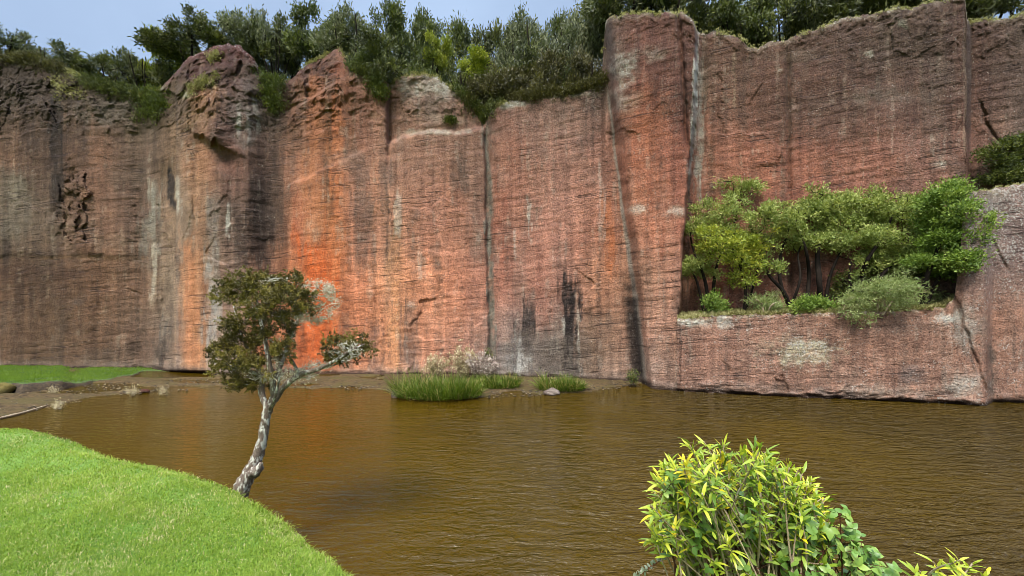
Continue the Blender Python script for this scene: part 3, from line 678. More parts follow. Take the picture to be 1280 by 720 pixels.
# far grassy bank at left
def far_bank():
    xs = np.arange(-26, -7.5, 0.06); ys = np.arange(8.0, 16.5, 0.06)
    X, Y = np.meshgrid(xs, ys)
    u = CX + F * X / Y; y = HY + EYE * F / Y
    edge = I(u, [-600, -40, 0, 20, 40, 75, 90, 130, 168, 180], [500, 494, 491, 492, 490, 488, 485, 478, 470, 464])
    s = (edge - y) + 1.6 * fbm(X * 2.2, Y * 2.2, 3, 530)
    h = -0.3 + 0.3 * sstep(-1.5, 0.5, s) + I(u, [-600, 75, 90, 168], [0.24, 0.24, 0.10, 0.03]) * sstep(-0.2, 0.8, s) - 0.16 * sstep(4, 20, s) * (1 - sstep(60, 130, u)) + 0.02 * fbm(X * 6, Y * 6, 3, 545) + 0.02 * fbm(X * 3, Y * 3, 3, 540)
    t = NT('bank_turf')
    geo = t.n('ShaderNodeNewGeometry'); nz = t.n('ShaderNodeSeparateXYZ', {0: geo.outputs['Normal']}).outputs['Z']
    v = t.coords()
    a = t.noise(v, 14, 5, 0.7)
    g = t.mix(t.rng(a, 0.35, 0.65, 0, 1), c4(lin(52, 70, 24)), c4(lin(84, 104, 40)))
    e = t.mix(t.rng(a, 0.35, 0.65, 0, 1), c4(lin(40, 30, 18)), c4(lin(80, 64, 40)))
    col = t.mix(t.rng(nz, 0.80, 0.95, 0, 1), e, g)
    t.surf(t.n('ShaderNodeBsdfPrincipled', {'Base Color': col, 'Roughness': 0.9, 'Normal': t.n('ShaderNodeBump', {'Height': a, 'Strength': 0.8, 'Distance': 0.05})}))
    o = mesh('grass_bank', np.stack([X, Y, h], -1).reshape(-1, 3), [gridfaces(*X.shape)], t.m, None, None, True)
    tag(o, 'low green grassy bank with dark earth edge below the left cliff', 'grass bank', kind='structure')
    # its grass
    sel = (s > 1.3) & (u > -60) & (Y < 15.2)
    P0 = np.stack([X, Y, h], -1)[sel]
    k = RNG.integers(0, len(P0), 26000)
    C = P0[k] + RNG.normal(size=(len(k), 3)) * np.array([0.04, 0.04, 0])
    b = Buf(); D = RNG.normal(size=C.shape) * 0.45 + np.array([0, 0, 1.0])
    leaf_quads(b, C, D, RNG.uniform(0.03, 0.08, len(k)), 0.012, np.clip(0.15 * vn(C[:, 0] * 1.2, C[:, 1] * 2, 5) + 0.4 * RNG.random(len(k)), 0, 1))
    tag(b.build('bank_grass', M['grass']), 'short green grass on the far left bank', 'grass', kind='stuff')
far_bank()

# ------------------------------------------------------------------ near lawn
LZ = 0.80
def lawn_poly():
    px = [(-160, 530), (-60, 531), (0, 532), (50, 533), (84, 542), (112, 555), (140, 565), (170, 571), (200, 576), (250, 590), (290, 605), (345, 640), (400, 684), (440, 722), (470, 760)]
    pts = [P(x, y, (EYE - LZ) * F / (y - HY))[:2] for x, y in px]
    pts += [(0.0, 2.15), (0.8, 2.2), (1.6, 2.25), (2.6, 2.2), (4, 2.0), (9, 0), (12, -8), (12, -25), (-40, -25), (-40, 3), (-16, 5.3)]
    return np.array(pts)
LP = lawn_poly()
def sdist(x, y, poly):
    d = np.full(x.shape, 1e9); ins = np.zeros(x.shape, bool)
    n = len(poly)
    for i in range(n):
        a = poly[i]; b = poly[(i + 1) % n]; e = b - a
        t = np.clip(((x - a[0]) * e[0] + (y - a[1]) * e[1]) / (e @ e), 0, 1)
        d = np.minimum(d, np.hypot(x - a[0] - t * e[0], y - a[1] - t * e[1]))
        c = ((a[1] > y) != (b[1] > y)) & (x < (b[0] - a[0]) * (y - a[1]) / (b[1] - a[1] + 1e-12) + a[0])
        ins ^= c
    return np.where(ins, d, -d)

def lawn_h(x, y, s=None):
    if s is None: s = sdist(x, y, LP)
    s2 = s + 0.035 * fbm(x * 3, y * 3, 3, 600)
    h = LZ + 0.03 * fbm(x * 0.8, y * 0.8, 3, 610) - 0.10 * (1 - sstep(0, 0.22, s2)) ** 1.5
    return np.where(s2 > -0.03, h, h - 1.3 * sstep(0.03, 0.5, -s2) - 0.12 * sstep(0.0, 0.06, -s2 - 0.03)), s

def build_lawn():
    xs = np.concatenate([np.arange(-40, -10, 1.0), np.arange(-10, 3.5, 0.05), np.arange(3.5, 14, 0.5)])
    ys = np.concatenate([np.arange(-26, 0.0, 1.0), np.arange(0.0, 6.6, 0.05)])
    X, Y = np.meshgrid(xs, ys)
    h, s = lawn_h(X, Y)
    t = NT('lawn_turf')
    v = t.coords(); a = t.noise(v, 30, 5, 0.7); b = t.noise(v, 2.2, 4, 0.6)
    geo = t.n('ShaderNodeNewGeometry'); nz = t.n('ShaderNodeSeparateXYZ', {0: geo.outputs['Normal']}).outputs['Z']
    g = t.mix(t.rng(a, 0.35, 0.65, 0, 1), c4(lin(84, 112, 34)), c4(lin(116, 146, 52)))
    g = t.mix(t.rng(b, 0.55, 0.68, 0, 0.5), g, c4(lin(140, 128, 78)))
    col = t.mix(t.rng(nz, 0.45, 0.8, 0, 1), c4(lin(62, 48, 30)), g)
    t.surf(t.n('ShaderNodeBsdfPrincipled', {'Base Color': col, 'Roughness': 0.95, 'Normal': t.n('ShaderNodeBump', {'Height': a, 'Strength': 0.7, 'Distance': 0.03})}))
    o = mesh('lawn', np.stack([X, Y, h], -1).reshape(-1, 3), [gridfaces(*X.shape)], t.m, None, None, True)
    tag(o, 'bright mown green lawn curving round the near shore', 'lawn', kind='structure')
    # blades of grass, laid by ground density that thins with distance
    N = 420000
    Yq = 1 / RNG.uniform(1 / 6.2, 1 / 1.9, N)                        # more near, fewer far
    Xq = RNG.uniform(-1.5, 0.08, N) * Yq - 0.15
    s = sdist(Xq, Yq, LP)
    patch = fbm(Xq * 4, Yq * 4, 3, 620)
    keep = (s > -0.05) & (RNG.random(N) < 0.78 + 0.35 * patch)
    Xq, Yq, s, patch = Xq[keep], Yq[keep], s[keep], patch[keep]
    h, _ = lawn_h(Xq, Yq, s)
    n = len(Xq)
    big = fbm(Xq * 1.1, Yq * 1.1, 3, 630)
    L = RNG.uniform(0.015, 0.034, n) * (1 + 0.5 * patch) * (1 + 0.7 * (1 - sstep(0, 0.1, s)) * RNG.random(n))
    az = RNG.uniform(0, 2 * np.pi, n); ln = np.abs(RNG.normal(0.75, 0.45, n))
    d = np.stack([np.cos(az), np.sin(az)], -1)
    side = np.stack([-d[:, 1], d[:, 0], np.zeros(n)], -1)
    W = (RNG.uniform(0.0028, 0.0046, n) * (0.75 + Yq * 0.16))[:, None]
    C = np.stack([Xq, Yq, h - 0.004], -1)
    mid = C + np.concatenate([d * (L * 0.25 * ln)[:, None], (L * 0.6)[:, None]], 1)
    tip = C + np.concatenate([d * (L * 0.95 * ln)[:, None], (L * (1.0 - 0.25 * np.clip(ln, 0, 2)))[:, None]], 1)
    V = np.stack([C - side * W / 2, C + side * W / 2, mid + side * W * 0.42, mid - side * W * 0.42, tip], 1).reshape(-1, 3)
    i = np.arange(n)[:, None] * 5
    rnd = np.clip(0.42 + 0.30 * big + 0.22 * patch + RNG.normal(0, 0.17, n), 0, 0.95)
    straw = RNG.random(n) < (0.05 + 0.16 * sstep(0.1, 0.45, fbm(Xq * 2.3, Yq * 2.3, 3, 640))); rnd[straw] = 1.0
    o = mesh('lawn_grass', V, [i + np.array([[0, 1, 2, 3]]), i + np.array([[3, 2, 4]])], M['grass'], None, {'rnd': np.repeat(rnd, 5)})
    tag(o, 'short bright green grass blades covering the near lawn', 'grass', kind='stuff')
build_lawn()

# ------------------------------------------------------------------ trees and shrubs
def crown_clusters(lobes, n, rng):
    """cluster centres spread through lobes (cx,cy,cz,rx,ry,rz), denser near the skin and the top"""
    L = np.array(lobes, float)
    w = L[:, 3] * L[:, 4] + L[:, 3] * L[:, 5]; w = w / w.sum()
    k = rng.choice(len(L), n, p=w)
    d = nrm(rng.normal(size=(n, 3)) + np.array([0, 0, 0.3]))
    r = rng.uniform(0.35, 1.0, n) ** 0.6
    return L[k, :3] + d * r[:, None] * L[k, 3:6], d

def leafage(buf, C, D, per, cr, L, W, rng, up=0.4, out=0.8, squash=1.0, tint=0.55):
    n = len(C)
    tintv = rng.random(n)
    k = np.repeat(np.arange(n), per)
    m = len(k)
    off = rng.normal(size=(m, 3)) * cr * np.array([1, 1, squash])
    pos = C[k] + off
    dirs = nrm(D[k]) * out + np.array([0, 0, up]) + rng.normal(size=(m, 3)) * 0.6
    rnd = np.clip(tint * tintv[k] + (1 - tint) * rng.random(m), 0, 1)
    leaf_quads(buf, pos, dirs, L * rng.uniform(0.65, 1.3, m), W * rng.uniform(0.7, 1.25, m), rnd, rng)

def twigs(buf, nodes, C, r0, rng, sides=4, sag=0.1):
    """join every cluster to the nearest wood already there"""
    nodes = [np.asarray(p, float) for p in nodes]
    d0 = np.array([min(np.sum((c - q) ** 2) for q in nodes) for c in C])
    for i in np.argsort(d0):
        c = C[i]; A = np.array(nodes)
        dd = np.linalg.norm(A - c, axis=1) + 0.8 * np.clip(A[:, 2] - c[2], 0, None)
        a = A[np.argmin(dd)]
        v = c - a; l = np.linalg.norm(v)
        if l < 1e-4: continue
        m = a + v * 0.5 + rng.normal(size=3) * l * 0.12 - np.array([0, 0, sag * l])
        tube(buf, [a, m, c], [r0, r0 * 0.75, r0 * 0.35], sides)
        nodes += [m, c]

def px_path(pts, Y, jit=0.0, rng=RNG):
    """(x, y, radius px [, depth offset]) -> points and radii at depth Y"""
    p, r = [], []
    for q in pts:
        yy = Y + (q[3] if len(q) > 3 else 0)
        p.append(P(q[0], q[1], yy)); r.append(q[2] / F * yy)
    return p, r

# --- clifftop tree kinds, each of unit height standing at the origin
PROTO = {}
def proto(key, mat, lobes, ncl, per, cr, L, W, seed, trunks, up=0.4, out=0.8, squash=1.0, name='pine'):
    rng = np.random.default_rng(seed)
    C, D = crown_clusters(lobes, ncl, rng)
    fb = Buf(); leafage(fb, C, D, per, cr, L, W, rng, up, out, squash)
    wb = Buf(); nodes = []
    for tr in trunks:
        p = np.array([q[:3] for q in tr]); tube(wb, p, [q[3] for q in tr], 7, 0.08, rng, 3); nodes += list(p[1:])
    twigs(wb, nodes, C[rng.permutation(len(C))[:60]], 0.006, rng)
    PROTO[key] = (wb.build('trunk', M['bark'], link=False), fb.build('crown', mat, link=False))

def multi_trunk(rng, n, spread, top=0.75, r=0.022):
    out = []
    for k in range(n):
        a = rng.uniform(0, 6.28); s = rng.uniform(0.3, 1) * spread
        e = np.array([math.cos(a) * s, math.sin(a) * s])
        out.append([(e[0] * .08, e[1] * .08, -0.06, r), (e[0] * .4, e[1] * .4, top * .4, r * .7), (e[0] * .75 + rng.normal() * .03, e[1] * .75, top * .7, r * .5), (e[0], e[1], top, r * .2)])
    return out
g_ = np.random.default_rng(3)
def lob(rng, n, rad, z0, z1, r0, r1, flat=0.8):
    o = []
    for k in range(n):
        a = rng.uniform(0, 6.28); s = rad * math.sqrt(rng.uniform(0, 1)); z = rng.uniform(z0, z1)
        r = rng.uniform(r0, r1) * (1 - 0.35 * (z - z0) / max(z1 - z0, .01))
        o.append((math.cos(a) * s, math.sin(a) * s, z, r, r, r * flat))
    return o
# dark: dense evergreen; sweep: wind-combed; grey: loose upright sprays; bush: rounded shrub
proto('dark', M['dark_leaf'], lob(g_, 15, 0.44, 0.3, 0.84, 0.12, 0.22, 0.62), 270, 36, 0.030, 0.050, 0.017, 11, multi_trunk(g_, 3, 0.3), 0.2, 0.75)
proto('dark2', M['dark_leaf'], lob(g_, 12, 0.46, 0.35, 0.84, 0.11, 0.21, 0.6), 240, 36, 0.030, 0.050, 0.017, 12, multi_trunk(g_, 4, 0.34), 0.2, 0.75)
proto('mid', M['mid_leaf'], lob(g_, 14, 0.44, 0.3, 0.84, 0.12, 0.21, 0.62), 260, 36, 0.034, 0.048, 0.019, 13, multi_trunk(g_, 4, 0.3), 0.15, 0.75)
proto('grey', M['grey_leaf'], lob(g_, 13, 0.38, 0.28, 0.86, 0.13, 0.22, 0.85), 280, 36, 0.036, 0.046, 0.014, 14, multi_trunk(g_, 5, 0.32), 0.3, 0.7)
proto('grey2', M['mid_leaf'], lob(g_, 11, 0.40, 0.32, 0.84, 0.13, 0.21, 0.8), 260, 36, 0.036, 0.046, 0.015, 15, multi_trunk(g_, 5, 0.32), 0.2, 0.7)
proto('bush', M['brown_leaf'], lob(g_, 14, 0.5, 0.15, 0.74, 0.18, 0.28), 260, 34, 0.045, 0.055, 0.020, 16, multi_trunk(g_, 5, 0.4, 0.6, 0.018), 0.5, 0.7)
proto('bushg', M['mid_leaf'], lob(g_, 14, 0.5, 0.15, 0.74, 0.18, 0.28), 260, 34, 0.045, 0.055, 0.022, 17, multi_trunk(g_, 5, 0.4, 0.6, 0.018), 0.5, 0.7)
proto('bushd', M['dark_leaf'], lob(g_, 14, 0.5, 0.15, 0.74, 0.17, 0.27), 260, 34, 0.042, 0.055, 0.020, 20, multi_trunk(g_, 5, 0.4, 0.6, 0.018), 0.5, 0.7)
proto('lime', M['lime_leaf'], lob(g_, 10, 0.42, 0.25, 0.78, 0.15, 0.24), 170, 34, 0.05, 0.065, 0.03, 18, multi_trunk(g_, 5, 0.36, 0.6, 0.018), 0.6, 0.6)
proto('thin', M['grey_leaf'], lob(g_, 8, 0.38, 0.45, 0.88, 0.08, 0.15), 95, 26, 0.034, 0.05, 0.014, 19, multi_trunk(g_, 5, 0.36, 0.85, 0.014), 0.8, 0.6)

def stand(kind, x, ytop, wpx, back, label, name='tree', cat='tree', group='trees along the clifftop', drop=None, rz=None, tilt=0.0, k=[0]):
    """a tree on the plateau, BACK metres behind the rim, reaching photo row YTOP and WPX wide"""
    k[0] += 1
    i = int(np.clip(np.searchsorted(US, x), 0, len(US) - 1))
    Y = DEDGE[i] + back
    zb = plateau_z(x, Y) - 0.1
    if drop is not None: zb = EYE + (HY - drop) / F * Y
    zt = EYE + (HY - ytop) / F * Y
    H = max(zt - zb, 0.3) / 0.98
    W = wpx / F * Y
    t, c = PROTO[kind]
    o = empty(name, ((x - CX) / F * Y, Y, zb), label, cat, group, 0)
    o.rotation_euler = (0, tilt, (k[0] * 2.39996) % 6.283 if rz is None else rz)
    base = 0.78 if not kind.startswith('bush') else 1.0
    o.scale = (W / base, W / base, H)
    obj('trunk', t, o); obj('crown', c, o)
    return o

TOPS = [
 ('dark', 4, 28, 62, 1.6, 'dark windswept evergreen at the left end of the clifftop'),
 ('thin', 62, 58, 60, 2.2, 'thin scraggly tree with sky showing through, between dark tree and low bushes'),
 ('dark2', 112, 72, 70, 2.6, 'low dark evergreen on the sagging left rim, its left neighbour thin and bare'),
 ('dark', 148, 68, 58, 2.4, 'middle dark evergreen of three on the sagging left rim'),
 ('dark2', 183, 60, 52, 1.8, 'small pointed dark evergreen left of the lime green sapling'),
 ('lime', 205, 48, 44, 2.8, 'light lime green sapling rising beside the domed red crest'),
 ('dark', 240, 30, 74, 2.2, 'broad dark tree leaning over the left shoulder of the red crest'),
 ('dark2', 275, 24, 62, 2.6, 'dark tree standing straight behind the domed red crest'),
 ('grey', 312, 14, 70, 3.0, 'airy grey green tree over the right shoulder of the red crest'),
 ('thin', 345, 12, 60, 2.6, 'open tree with bare branches above the shrubby gully'),
 ('dark2', 356, 34, 60, 3.4, 'dark low tree at the head of the shrubby gully'),
 ('mid', 392, 15, 64, 2.2, 'mid green tree above the peaked orange streaked rock'),
 ('grey', 442, 12, 80, 1.6, 'large grey green shrub tree right of the peaked rock'),
 ('grey2', 486, 12, 66, 2.6, 'tall grey leaved tree behind the green front bushes'),
 ('mid', 520, 26, 56, 3.0, 'green tree between two grey leaved trees above the set back block'),
 ('grey2', 556, 14, 62, 3.6, 'grey green tree left of the gap with the sky'),
 ('dark', 616, 20, 58, 3.2, 'round dark tree right of the gap with the sky'),
 ('grey', 662, 12, 78, 2.6, 'wide silvery tree above the broken middle panel'),
 ('grey2', 700, 22, 50, 3.4, 'silvery tree between two larger silvery ones'),
 ('grey', 730, -2, 72, 2.4, 'tall silvery tree touching the left edge of the pillar'),
 ('bushd', 482, 50, 76, 0.9, 'dark green bush hanging over the rim beside the set back block'),
 ('bushg', 456, 58, 46, 0.7, 'green bush on the rim next to the peaked rock'),
 ('bushg', 530, 52, 62, 1.7, 'green bush above the lichen covered set back block'),
 ('lime', 546, 46, 26, 1.5, 'small yellow green bush above the set back block'),
 ('bushd', 580, 72, 60, 0.9, 'dark bush spilling down the stepped end of the set back block'),
 ('lime', 600, 68, 34, 0.65, 'bright yellow bush in the dip over the vertical cleft'),
 ('bush', 604, 92, 54, 0.35, 'brownish bush filling the dip over the vertical cleft'),
 ('bush', 636, 74, 66, 0.9, 'brown green bush on the rim right of the vertical cleft'),
 ('bushd', 655, 62, 60, 1.6, 'dark bush behind the brown ones on the middle panel'),
 ('bush', 684, 62, 70, 1.0, 'brown green bush at the centre of the middle panel rim'),
 ('bushg', 712, 56, 54, 1.2, 'green topped bush near the pillar on the middle panel rim'),
 ('bush', 738, 50, 56, 0.9, 'reddish brown bush squeezed against the pillar'),
 ('dark', 782, -46, 84, 3.2, 'dark tree above the pillar top, cut by the picture edge'),
 ('dark2', 832, -50, 84, 3.6, 'dark tree over the right half of the pillar'),
 ('dark', 884, -44, 80, 3.0, 'dark tree above the notch right of the pillar'),
 ('mid', 925, -14, 66, 2.4, 'lighter green tree beside the gap of sky above the right wall'),
 ('dark2', 978, -24, 74, 2.8, 'dark tree right of the gap of sky above the right wall'),
 ('grey', 1022, -26, 76, 3.0, 'grey branched tree above the rising rim of the right wall'),
 ('dark', 1072, -44, 84, 3.2, 'dark tree above the middle of the right wall'),
 ('dark2', 1130, -60, 90, 3.6, 'dark tree above the highest part of the right wall'),
 ('dark', 1226, -40, 80, 2.4, 'dark tree on the lower corner right of the wall edge'),
 ('dark2', 1276, -44, 84, 2.8, 'dark tree at the right end of the clifftop'),
]
for kind, x, yt, w, bk, lb in TOPS:
    isb = kind.startswith('bush') or (kind == 'lime' and x > 300)
    dr = {546: 88, 600: 106}.get(x); w = {546: 26, 600: 38}.get(x, w)
    stand(kind, x, yt, w, bk, lb, 'bush' if isb else ('sapling' if kind == 'lime' else 'tree'), 'bush' if isb else 'tree', 'bushes along the clifftop' if isb else 'trees along the clifftop', drop=dr)

# shrubs clinging to the rock face: foliage spread over a strip of the face
def face_shrub(path, n, per, mat, label, name='creeping_shrub', width=10, L=0.08, W=0.03, cr=0.08, seed=1, lift=0.1, cat='shrub', group='shrubs clinging to the rock face'):
    rng = np.random.default_rng(seed)
    path = np.array(path, float)
    t = rng.random(n) * (len(path) - 1); i = t.astype(int); f = (t - i)[:, None]
    q = path[i] * (1 - f) + path[np.minimum(i + 1, len(path) - 1)] * f
    q = q[:, :2] + rng.normal(size=(n, 2)) * width * np.array([1, .6])
    C = np.array([cliff_pt(a, b) for a, b in q]) + np.stack([np.zeros(n), -rng.uniform(0, 1, n) * lift, rng.uniform(0, lift, n)], 1)
    base = C[np.argmin(C[:, 2])] + np.array([0, 0.15, 0])
    o = empty(name, base, label, cat, group)
    fb = Buf(); leafage(fb, C, np.tile(np.array([[0, -1.0, 0.3]]), (n, 1)), per, cr, L, W, rng, 0.5, 0.7)
    wb = Buf(); st = cliff_pt(*path[len(path) // 2][:2]); twigs(wb, [st + np.array([0, .08, 0])], C[:40], 0.012, rng)
    wb.build('stem', M['bark'], o, offset=base); fb.build('foliage', mat, o, offset=base)
    return o
face_shrub([(338, 78), (340, 105), (342, 138)], 130, 40, M['mid_leaf'], 'green shrub growing down the gully between crest and peaked rock', width=8, seed=31)
face_shrub([(112, 100), (140, 112), (175, 118)], 170, 30, M['dark_leaf'], 'dark creeping shrub along the sagging left rim', width=9, seed=32)
face_shrub([(180, 118), (196, 128), (182, 150)], 150, 34, M['mid_leaf'], 'green shrub at the head of the valley left of the buttress', width=9, seed=33)
face_shrub([(5, 74), (40, 76), (80, 92)], 150, 30, M['brown_leaf'], 'brownish heath mat draped on the far left rim', width=7, seed=34)
face_shrub([(80, 105), (92, 122)], 26, 26, M['moss'], 'olive tufts on the left wall above the dark stain', width=9, seed=35)
face_shrub([(562, 153)], 22, 26, M['mid_leaf'], 'single small green shrub on the ledge of the set back block', width=3.5, seed=36, cr=0.05)
face_shrub([(270, 74)], 18, 24, M['moss'], 'small pale green tuft on the domed red crest', width=5, seed=37, cr=0.05)
face_shrub([(235, 118), (252, 106), (268, 96)], 50, 22, M['moss'], 'pale lichen and moss cushion on the slope of the crest', width=5, seed=38, cr=0.05, lift=0.04)
face_shrub([(466, 98), (472, 112), (478, 124)], 80, 34, M['mid_leaf'], 'green shrub dangling into the corner left of the set back block', width=5, seed=39)
face_shrub([(604, 112), (606, 142)], 110, 34, M['dark_leaf'], 'dark shrub dangling into the top of the vertical cleft', width=8, seed=40)
face_shrub([(640, 122), (680, 114), (720, 106), (750, 100)], 260, 34, M['brown_leaf'], 'long brownish mat of heath hanging over the rim of the middle panel', width=8, seed=41, L=0.07)
face_shrub([(576, 108), (592, 122), (602, 134)], 130, 34, M['mid_leaf'], 'green shrub trailing down the stepped end of the set back block', width=7, seed=42, L=0.07)
face_shrub([(452, 84), (466, 92)], 110, 34, M['dark_leaf'], 'dark shrub draped over the rim right of the peaked rock', width=7, seed=43, L=0.07)

# tufted grass and moss along the rims
def rim_moss():
    b = Buf(); rng = np.random.default_rng(50)
    spans = [(612, 755, 400, 0.06), (758, 872, 240, 0.045), (874, 936, 170, 0.045), (936, 1204, 420, 0.04), (1208, 1290, 130, 0.05), (490, 600, 350, 0.06), (0, 200, 1100, 0.10), (350, 430, 350, 0.06)]
    for a, c, n, h in spans:
        u = rng.uniform(a, c, n); u = u[fbm(u / 12, u * 0, 3, 51) > -0.25]
        E = np.array([edge_at(x) for x in u]); m = len(E)
        E = E + np.stack([rng.normal(0, .03, m), rng.uniform(-0.12, 0.25, m), rng.uniform(-0.10, 0.02, m)], 1)
        k = np.repeat(np.arange(m), 9)
        D = rng.normal(size=(len(k), 3)) * 0.6 + np.array([0, -0.5, 0.45])
        leaf_quads(b, E[k] + rng.normal(size=(len(k), 3)) * .02, D, h * rng.uniform(0.6, 1.5, len(k)), 0.022, np.clip(0.3 + 0.5 * rng.random(len(k)) + 0.2 * (u[k] > 756), 0, 1), rng)
    tag(b.build('rim_grass', M['moss']), 'pale tufted grass and moss fringing the cliff rims', 'grass', kind='stuff')
    b = Buf()
    u = rng.uniform(848, 1192, 2600)
    E = np.array([ledge_pt(x, s) for x, s in zip(u, rng.uniform(0.0, 0.8, len(u)) ** 1.5)]); k = np.repeat(np.arange(len(E)), 8)
    D = rng.normal(size=(len(k), 3)) * 0.6 + np.array([0, -0.4, 0.6])
    leaf_quads(b, E[k] + rng.normal(size=(len(k), 3)) * np.array([.04, .04, .01]), D, rng.uniform(0.05, 0.14, len(k)), 0.02, np.clip(0.25 + 0.5 * rng.random(len(k)) + 0.3 * (u[k] < 905), 0, 1), rng)
    u = rng.uniform(1206, 1290, 260); E = np.array([ledge_pt(x, s) for x, s in zip(u, rng.uniform(0.0, 0.5, len(u)))]); k = np.repeat(np.arange(len(E)), 8)
    leaf_quads(b, E[k], rng.normal(size=(len(k), 3)) * 0.6 + np.array([0, -0.4, 0.5]), rng.uniform(0.03, 0.08, len(k)), 0.02, 0.5 + 0.5 * rng.random(len(k)), rng)
    tag(b.build('ledge_grass', M['moss']), 'yellowish grass and moss covering the top of the rock ledge', 'grass', kind='stuff')
rim_moss()

# --- the little trees on the ledge
def ledge_tree(label, mat, trunks, lobes, ncl, seed, Y=10.9, per=34, L=0.078, W=0.032, cr=0.075, ydep=0.28, tw=0.011, name='ledge_tree', cat='tree', group='small trees on the rock ledge', bark='bark', s=0.45, squash=0.85, up=0.35):
    rng = np.random.default_rng(seed)
    base = ledge_pt(trunks[0][0][0], s)
    Yb = base[1]
    wb = Buf(); nodes = []
    for tr in trunks:
        dy = rng.uniform(-0.12, 0.12)
        b0 = ledge_pt(tr[0][0], s + dy)
        p, r = px_path([(x, y, rr, rng.normal(0, 0.10) * (i > 0)) for i, (x, y, rr) in enumerate(tr)], Yb)
        p[0] = b0 - np.array([0, 0, 0.08])
        tube(wb, p, np.array(r) * 0.72, 7, 0.06, rng, 4); nodes += p[1:]
    Ls = []
    for (x, y, rx, ry) in lobes:
        yy = Yb + rng.uniform(-ydep, ydep) - 0.55 * max(0.0, min(1.0, (x - 1178) / 30)) * (x < 1240) - (0.45 if (y > 386 and x < 1178) else 0.0)
        rx *= rng.uniform(.8, 1.1); ry *= rng.uniform(.9, 1.35)
        c = P(x, y, yy); Ls.append((c[0], c[1], c[2], rx / F * yy * 0.92, max(rx, ry) / F * yy * 0.8, ry / F * yy * 0.8))
    for q in list(Ls):                                             # stray sprays outside the main pads
        for _ in range(2): k_ = rng.uniform(.3, .55); o_ = np.clip(rng.normal(size=3), -1.2, 1.2) * np.array([q[3] * .8, q[4] * .5, q[5] * 1.5]); Ls.append((q[0] + o_[0], q[1] + o_[1], q[2] + o_[2], q[3] * k_, q[4] * k_, q[5] * k_ * 1.3))
    C, D = crown_clusters(Ls, int(ncl * 1.3), rng)
    C[:, 1] = np.minimum(C[:, 1], depth_right(CX + F * C[:, 0] / C[:, 1]) - 0.12)
    twigs(wb, nodes, C[rng.permutation(len(C))[:min(len(C), 110)]], tw, rng, sag=0.0)
    fb = Buf(); leafage(fb, C, D, per, cr, L, W, rng, up, 0.7, squash)
    o = empty(name, base, label, cat, group)
    wb.build('trunk' if cat == 'tree' else 'stem', M[bark], o, True, offset=base); fb.build('crown' if cat == 'tree' else 'foliage', mat, o, offset=base)
    return o
ledge_tree('pale green tree at the pillar end of the ledge, one sprig rising above the rest', M['ledge_leaf'],
  [[(884, 389, 4), (883, 360, 3), (876, 335, 2.4), (866, 310, 1.6), (862, 285, 1)], [(890, 389, 3.4), (893, 350, 2.8), (900, 320, 2), (914, 290, 1.4), (926, 250, .8)], [(880, 389, 2.6), (872, 355, 2), (862, 335, 1)]],
  [(888, 262, 26, 11), (868, 283, 20, 9), (905, 268, 20, 9), (928, 238, 24, 9), (895, 292, 30, 9), (916, 258, 18, 8), (866, 331, 20, 9), (885, 322, 20, 8), (862, 340, 14, 6), (890, 345, 14, 6), (918, 300, 16, 8)], 250, 61)
ledge_tree('yellowing slender tree second from the pillar on the ledge', M['ledge_leaf_yellow'],
  [[(930, 389, 3), (932, 362, 2.5), (926, 335, 1.8), (915, 312, 1)], [(931, 375, 2), (945, 345, 1.6), (950, 318, .9)]],
  [(902, 305, 26, 8), (886, 312, 16, 6), (928, 318, 24, 10), (940, 330, 18, 9), (916, 326, 18, 8), (930, 350, 20, 10), (950, 305, 16, 8)], 150, 62, s=0.25)
ledge_tree('broad crowned pale tree in the middle left of the ledge with crooked dark trunks', M['ledge_leaf'],
  [[(988, 388, 4), (980, 365, 3.2), (962, 345, 2.4), (952, 320, 1.6), (945, 290, 1)], [(990, 387, 3.4), (975, 350, 2.6), (976, 318, 2), (985, 290, 1.3), (990, 268, .8)], [(985, 388, 2.6), (1000, 350, 2), (998, 316, 1.3), (1012, 290, .8)]],
  [(975, 262, 28, 10), (955, 276, 24, 9), (998, 272, 26, 9), (984, 290, 28, 9), (945, 296, 18, 9), (1012, 258, 20, 8), (962, 310, 18, 8), (1000, 305, 18, 8), (968, 335, 16, 8)], 240, 63, s=0.5)
ledge_tree('straight double trunked tree in the centre of the ledge, high leafy crown', M['ledge_leaf'],
  [[(1025, 388, 5), (1024, 350, 4.4), (1022, 318, 3.6), (1028, 295, 2.4), (1040, 270, 1.2)], [(1008, 388, 3.6), (1011, 345, 3), (1008, 315, 2.4), (1000, 290, 1.2)], [(1030, 388, 3.4), (1036, 350, 2.6), (1048, 320, 1.8), (1062, 298, 1)]],
  [(1040, 256, 34, 11), (1015, 266, 26, 10), (1068, 262, 30, 10), (1050, 280, 34, 10), (1028, 292, 24, 9), (1080, 284, 26, 10), (1100, 300, 24, 8), (1062, 300, 26, 8), (1040, 312, 18, 6), (1070, 248, 20, 8), (1010, 302, 20, 8), (1084, 318, 22, 8)], 320, 64, s=0.55)
ledge_tree('wide tree right of centre on the ledge with layered grey green crown', M['ledge_leaf'],
  [[(1072, 388, 4.4), (1076, 350, 3.8), (1086, 322, 3), (1104, 296, 2), (1116, 270, 1)], [(1080, 387, 3.4), (1098, 350, 2.8), (1124, 322, 2), (1146, 300, 1)], [(1070, 388, 3), (1062, 350, 2), (1064, 326, 1)]],
  [(1112, 256, 28, 10), (1140, 258, 26, 10), (1092, 268, 24, 9), (1122, 278, 32, 10), (1150, 284, 28, 11), (1104, 296, 22, 9), (1134, 302, 28, 9), (1086, 328, 20, 10), (1160, 306, 20, 9), (1110, 318, 30, 9), (1140, 322, 26, 9), (1090, 246, 16, 7), (1160, 270, 20, 10)], 330, 65, s=0.5)
